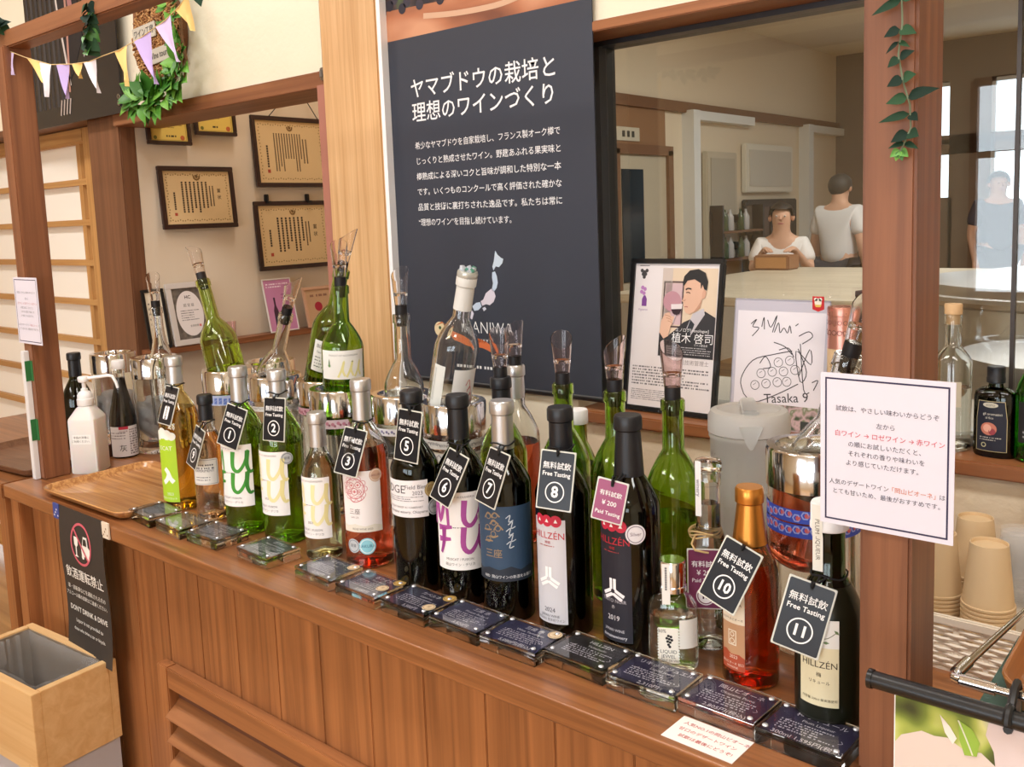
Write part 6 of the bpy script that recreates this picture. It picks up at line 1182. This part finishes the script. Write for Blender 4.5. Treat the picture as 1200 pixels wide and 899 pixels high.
# ================================================================== people mirrored in the window glass, built as solid figures in the kitchen
def person(label, loc, rz, joints, shirt, hair=True, hairc=(34, 28, 26)):
    """joints: dict of head, neck, chest, pelvis, (l/r) shoulder, elbow, wrist, hip, knee, ankle, toe"""
    t = thing('person', label, 'person', loc, (0, 0, rz)); J = joints
    names = ['pelvis', 'waist', 'chest', 'neck', 'head', 'crown'] + [s_ + k for s_ in 'lr' for k in ('shoulder', 'elbow', 'wrist', 'palm', 'hip', 'knee', 'ankle', 'toe')]
    rad = dict(pelvis=.15, waist=.135, chest=.155, neck=.055, head=.092, crown=.075, shoulder=.068, elbow=.045, wrist=.028, palm=.032, hip=.10, knee=.06, ankle=.042, toe=.036)
    E_ = [('pelvis', 'waist'), ('waist', 'chest'), ('chest', 'neck'), ('neck', 'head'), ('head', 'crown')]
    for s_ in 'lr': E_ += [('chest', s_ + 'shoulder'), (s_ + 'shoulder', s_ + 'elbow'), (s_ + 'elbow', s_ + 'wrist'), (s_ + 'wrist', s_ + 'palm'), ('pelvis', s_ + 'hip'), (s_ + 'hip', s_ + 'knee'), (s_ + 'knee', s_ + 'ankle'), (s_ + 'ankle', s_ + 'toe')]
    vs = [J[n] for n in names]; vr = [rad[n if n in rad else n[1:]] for n in names]; fe = []
    for s_ in 'lr':          # five fingers from each palm
        p = Vector(J[s_ + 'palm']); wv = Vector(J[s_ + 'wrist']); d = (p - wv).normalized(); sd = d.cross(Vector((0, 0, 1))).normalized()
        for q in range(5):
            o = p + sd * (.022 - .014 * q) * (1 if q < 4 else 1) if q < 4 else wv.lerp(p, .6) + sd * .03
            l_ = (.072, .08, .075, .058, .05)[q]; a_ = len(vs); vs += [o + d * .02, o + d * l_ * .6 + Vector((0, 0, -.008)), o + d * l_ + Vector((0, 0, -.022))]; vr += [.0105, .009, .0075]; fe += [(names.index(s_ + 'palm'), a_), (a_, a_ + 1), (a_ + 1, a_ + 2)]
    ed = [(names.index(a_), names.index(b_)) for a_, b_ in E_] + fe
    def skin(vs, ed, vr, nm, mt, root=0):
        me = bpy.data.meshes.new(nm); me.from_pydata([tuple(v) for v in vs], ed, []); o = bpy.data.objects.new(nm, me); C.objects.link(o)
        md = o.modifiers.new('s', 'SKIN'); 
        for i, sv in enumerate(me.skin_vertices[0].data): sv.radius = (vr[i], vr[i]); sv.use_root = i == root
        o.modifiers.new('d', 'SUBSURF').levels = 2
        dg = bpy.context.evaluated_depsgraph_get(); m2 = bpy.data.meshes.new_from_object(o.evaluated_get(dg)); bpy.data.objects.remove(o); m2.materials.clear(); m2.materials.append(mt)
        for p in m2.polygons: p.use_smooth = True
        o = bpy.data.objects.new(nm, m2); C.objects.link(o); o.parent = t; return o
    skin(vs, ed, vr, 'body', mat((214, 170, 146), .55))
    tn = ['pelvis', 'waist', 'chest', 'lshoulder', 'lelbow', 'rshoulder', 'relbow']; tv = [Vector(J[n]) for n in tn]
    for k in (4, 6): tv[k] = tv[k - 1].lerp(tv[k], .75)
    skin(tv, [(0, 1), (1, 2), (2, 3), (3, 4), (2, 5), (5, 6)], [.172, .158, .178, .088, .075, .088, .075], 'shirt', shirt)
    tn = ['pelvis', 'lhip', 'lknee', 'lankle', 'rhip', 'rknee', 'rankle']; skin([J[n] for n in tn], [(0, 1), (1, 2), (2, 3), (0, 4), (4, 5), (5, 6)], [.165, .115, .078, .06, .115, .078, .06], 'trousers', mat((58, 60, 72), .8))
    h = Vector(J['head']); c = Vector(J['crown']); f = Vector((0, -1, 0)); HM = mat(hairc, .6); SK = mat((208, 160, 136), .55)
    b = B()
    for sx in (-1, 1): b.lathe([(0, -.011), (.011, 0), (0, .011)], mat((240, 236, 232), .3), 12, Matrix.Translation(h + Vector((sx * .034, -.083, .022)))); b.lathe([(0, -.006), (.006, 0), (0, .006)], mat((30, 24, 22), .3), 10, Matrix.Translation(h + Vector((sx * .034, -.092, .022))))
    b.build('eye', t)
    b = B(); b.tube([h + Vector((0, -.088, .025)), h + Vector((0, -.105, -.002)), h + Vector((0, -.090, -.012))], [.008, .013, .010], SK, 10); b.build('nose', t)
    b = B(); b.tube([h + Vector((x, -.088 + abs(x) * .3, -.040)) for x in (-.024, -.01, .01, .024)], [.003, .006, .006, .003], mat((170, 96, 90), .5), 8); b.build('mouth', t)
    for sx in (-1, 1): b = B(); b.lathe([(0, -.03), (.014, -.015), (.017, .01), (0, .03)], SK, 12, Matrix.Translation(h + Vector((sx * .092, 0, .005)))); b.build('ear', t)
    b = B(); n = 26; vs = []
    for i in range(13):
        for j in range(n):
            q = 2 * PI * j / n; lim = PI * (.60 + .20 * math.sin(q)) if math.sin(q) > -.35 else PI * .36; th = i / 12 * lim
            d = Vector((math.sin(th) * math.cos(q), math.sin(th) * math.sin(q), math.cos(th))); vs.append(h + Vector((d.x * .104, d.y * .108 + .006, .036 + d.z * .106)))
    b.add(vs, [[i * n + j, i * n + (j + 1) % n, (i + 1) * n + (j + 1) % n, (i + 1) * n + j] for i in range(12) for j in range(n)], HM, True); b.build('hair', t)
    return t
def sym(d, **s):
    o = dict(d)
    for k, (x, y, z) in s.items(): o['l' + k] = (-x, y, z); o['r' + k] = (x, y, z)
    return o
seat = sym(dict(pelvis=(0, 0, .56), waist=(0, -.03, .74), chest=(0, -.06, .98), neck=(0, -.07, 1.16), head=(0, -.10, 1.29), crown=(0, -.09, 1.39)), shoulder=(.17, -.05, 1.07), elbow=(.23, -.14, .86), wrist=(.12, -.33, 1.04), palm=(.09, -.39, 1.045), hip=(.10, -.02, .54), knee=(.14, -.44, .53), ankle=(.13, -.42, .10), toe=(.13, -.56, .035))
st = sym(dict(pelvis=(0, 0, .92), waist=(0, 0, 1.08), chest=(0, -.01, 1.30), neck=(0, 0, 1.47), head=(0, -.02, 1.60), crown=(0, -.01, 1.70)), shoulder=(.18, 0, 1.40), elbow=(.24, .02, 1.12), wrist=(.23, -.06, .88), palm=(.225, -.09, .82), hip=(.10, 0, .88), knee=(.11, -.02, .48), ankle=(.11, .02, .08), toe=(.12, -.13, .03))
WS = mat((236, 234, 236), .8)
person('seated person in a white T-shirt with dark hair, a window reflection built behind the kitchen table', (-3.30, 7.45, .08), .35, seat, WS)
person('standing person in a white shirt turned away, a window reflection built beside the seated one', (-3.06, 8.1, 0), 2.9, st, mat((224, 224, 228), .8), True, (60, 56, 54))
person('dark silhouetted person, a window reflection built standing at the bright far kitchen window', (-2.24, 10.1, 0), .6, st, mat((60, 66, 84), .8))
t = thing('stool', 'low stool carrying the seated person in the kitchen', 'stool', (-3.30, 7.45, 0)); b = B(); b.lathe([(0, .42), (.17, .42), (.18, .43), (.18, .46), (.17, .47), (0, .47)], mat((110, 76, 52), .5), 32); b.build('seat', t)
for k in range(4): q = PI / 4 + k * PI / 2; b = B(); b.tube([(.13 * math.cos(q), .13 * math.sin(q), .43), (.17 * math.cos(q), .17 * math.sin(q), 0)], .018, mat((110, 76, 52), .5), 8); b.build('leg', t)

# ceiling downlights (the bright dots on the bottle shoulders)
dl = B(); dl.lathe([(0, .004), (.036, .004), (.036, 0), (.0, 0)], emit((255, 244, 226), 26.0), 20); dl.lathe([(.036, -.002), (.048, -.004), (.048, .006), (.036, .006)], mat((230, 228, 222), .5), 20)
d0 = None
for i in range(7):
    for j in range(4):
        p = (-3.9 + .85 * i, -2.9 + .95 * j, 3.19)
        if d0 is None: d0 = dl.build('ceiling_downlight'); o = d0
        else: o = d0.copy(); C.objects.link(o)
        o.location = p; tag(o, 'small round downlight in the ceiling of the tasting room', 'ceiling light', 'ceiling downlights')
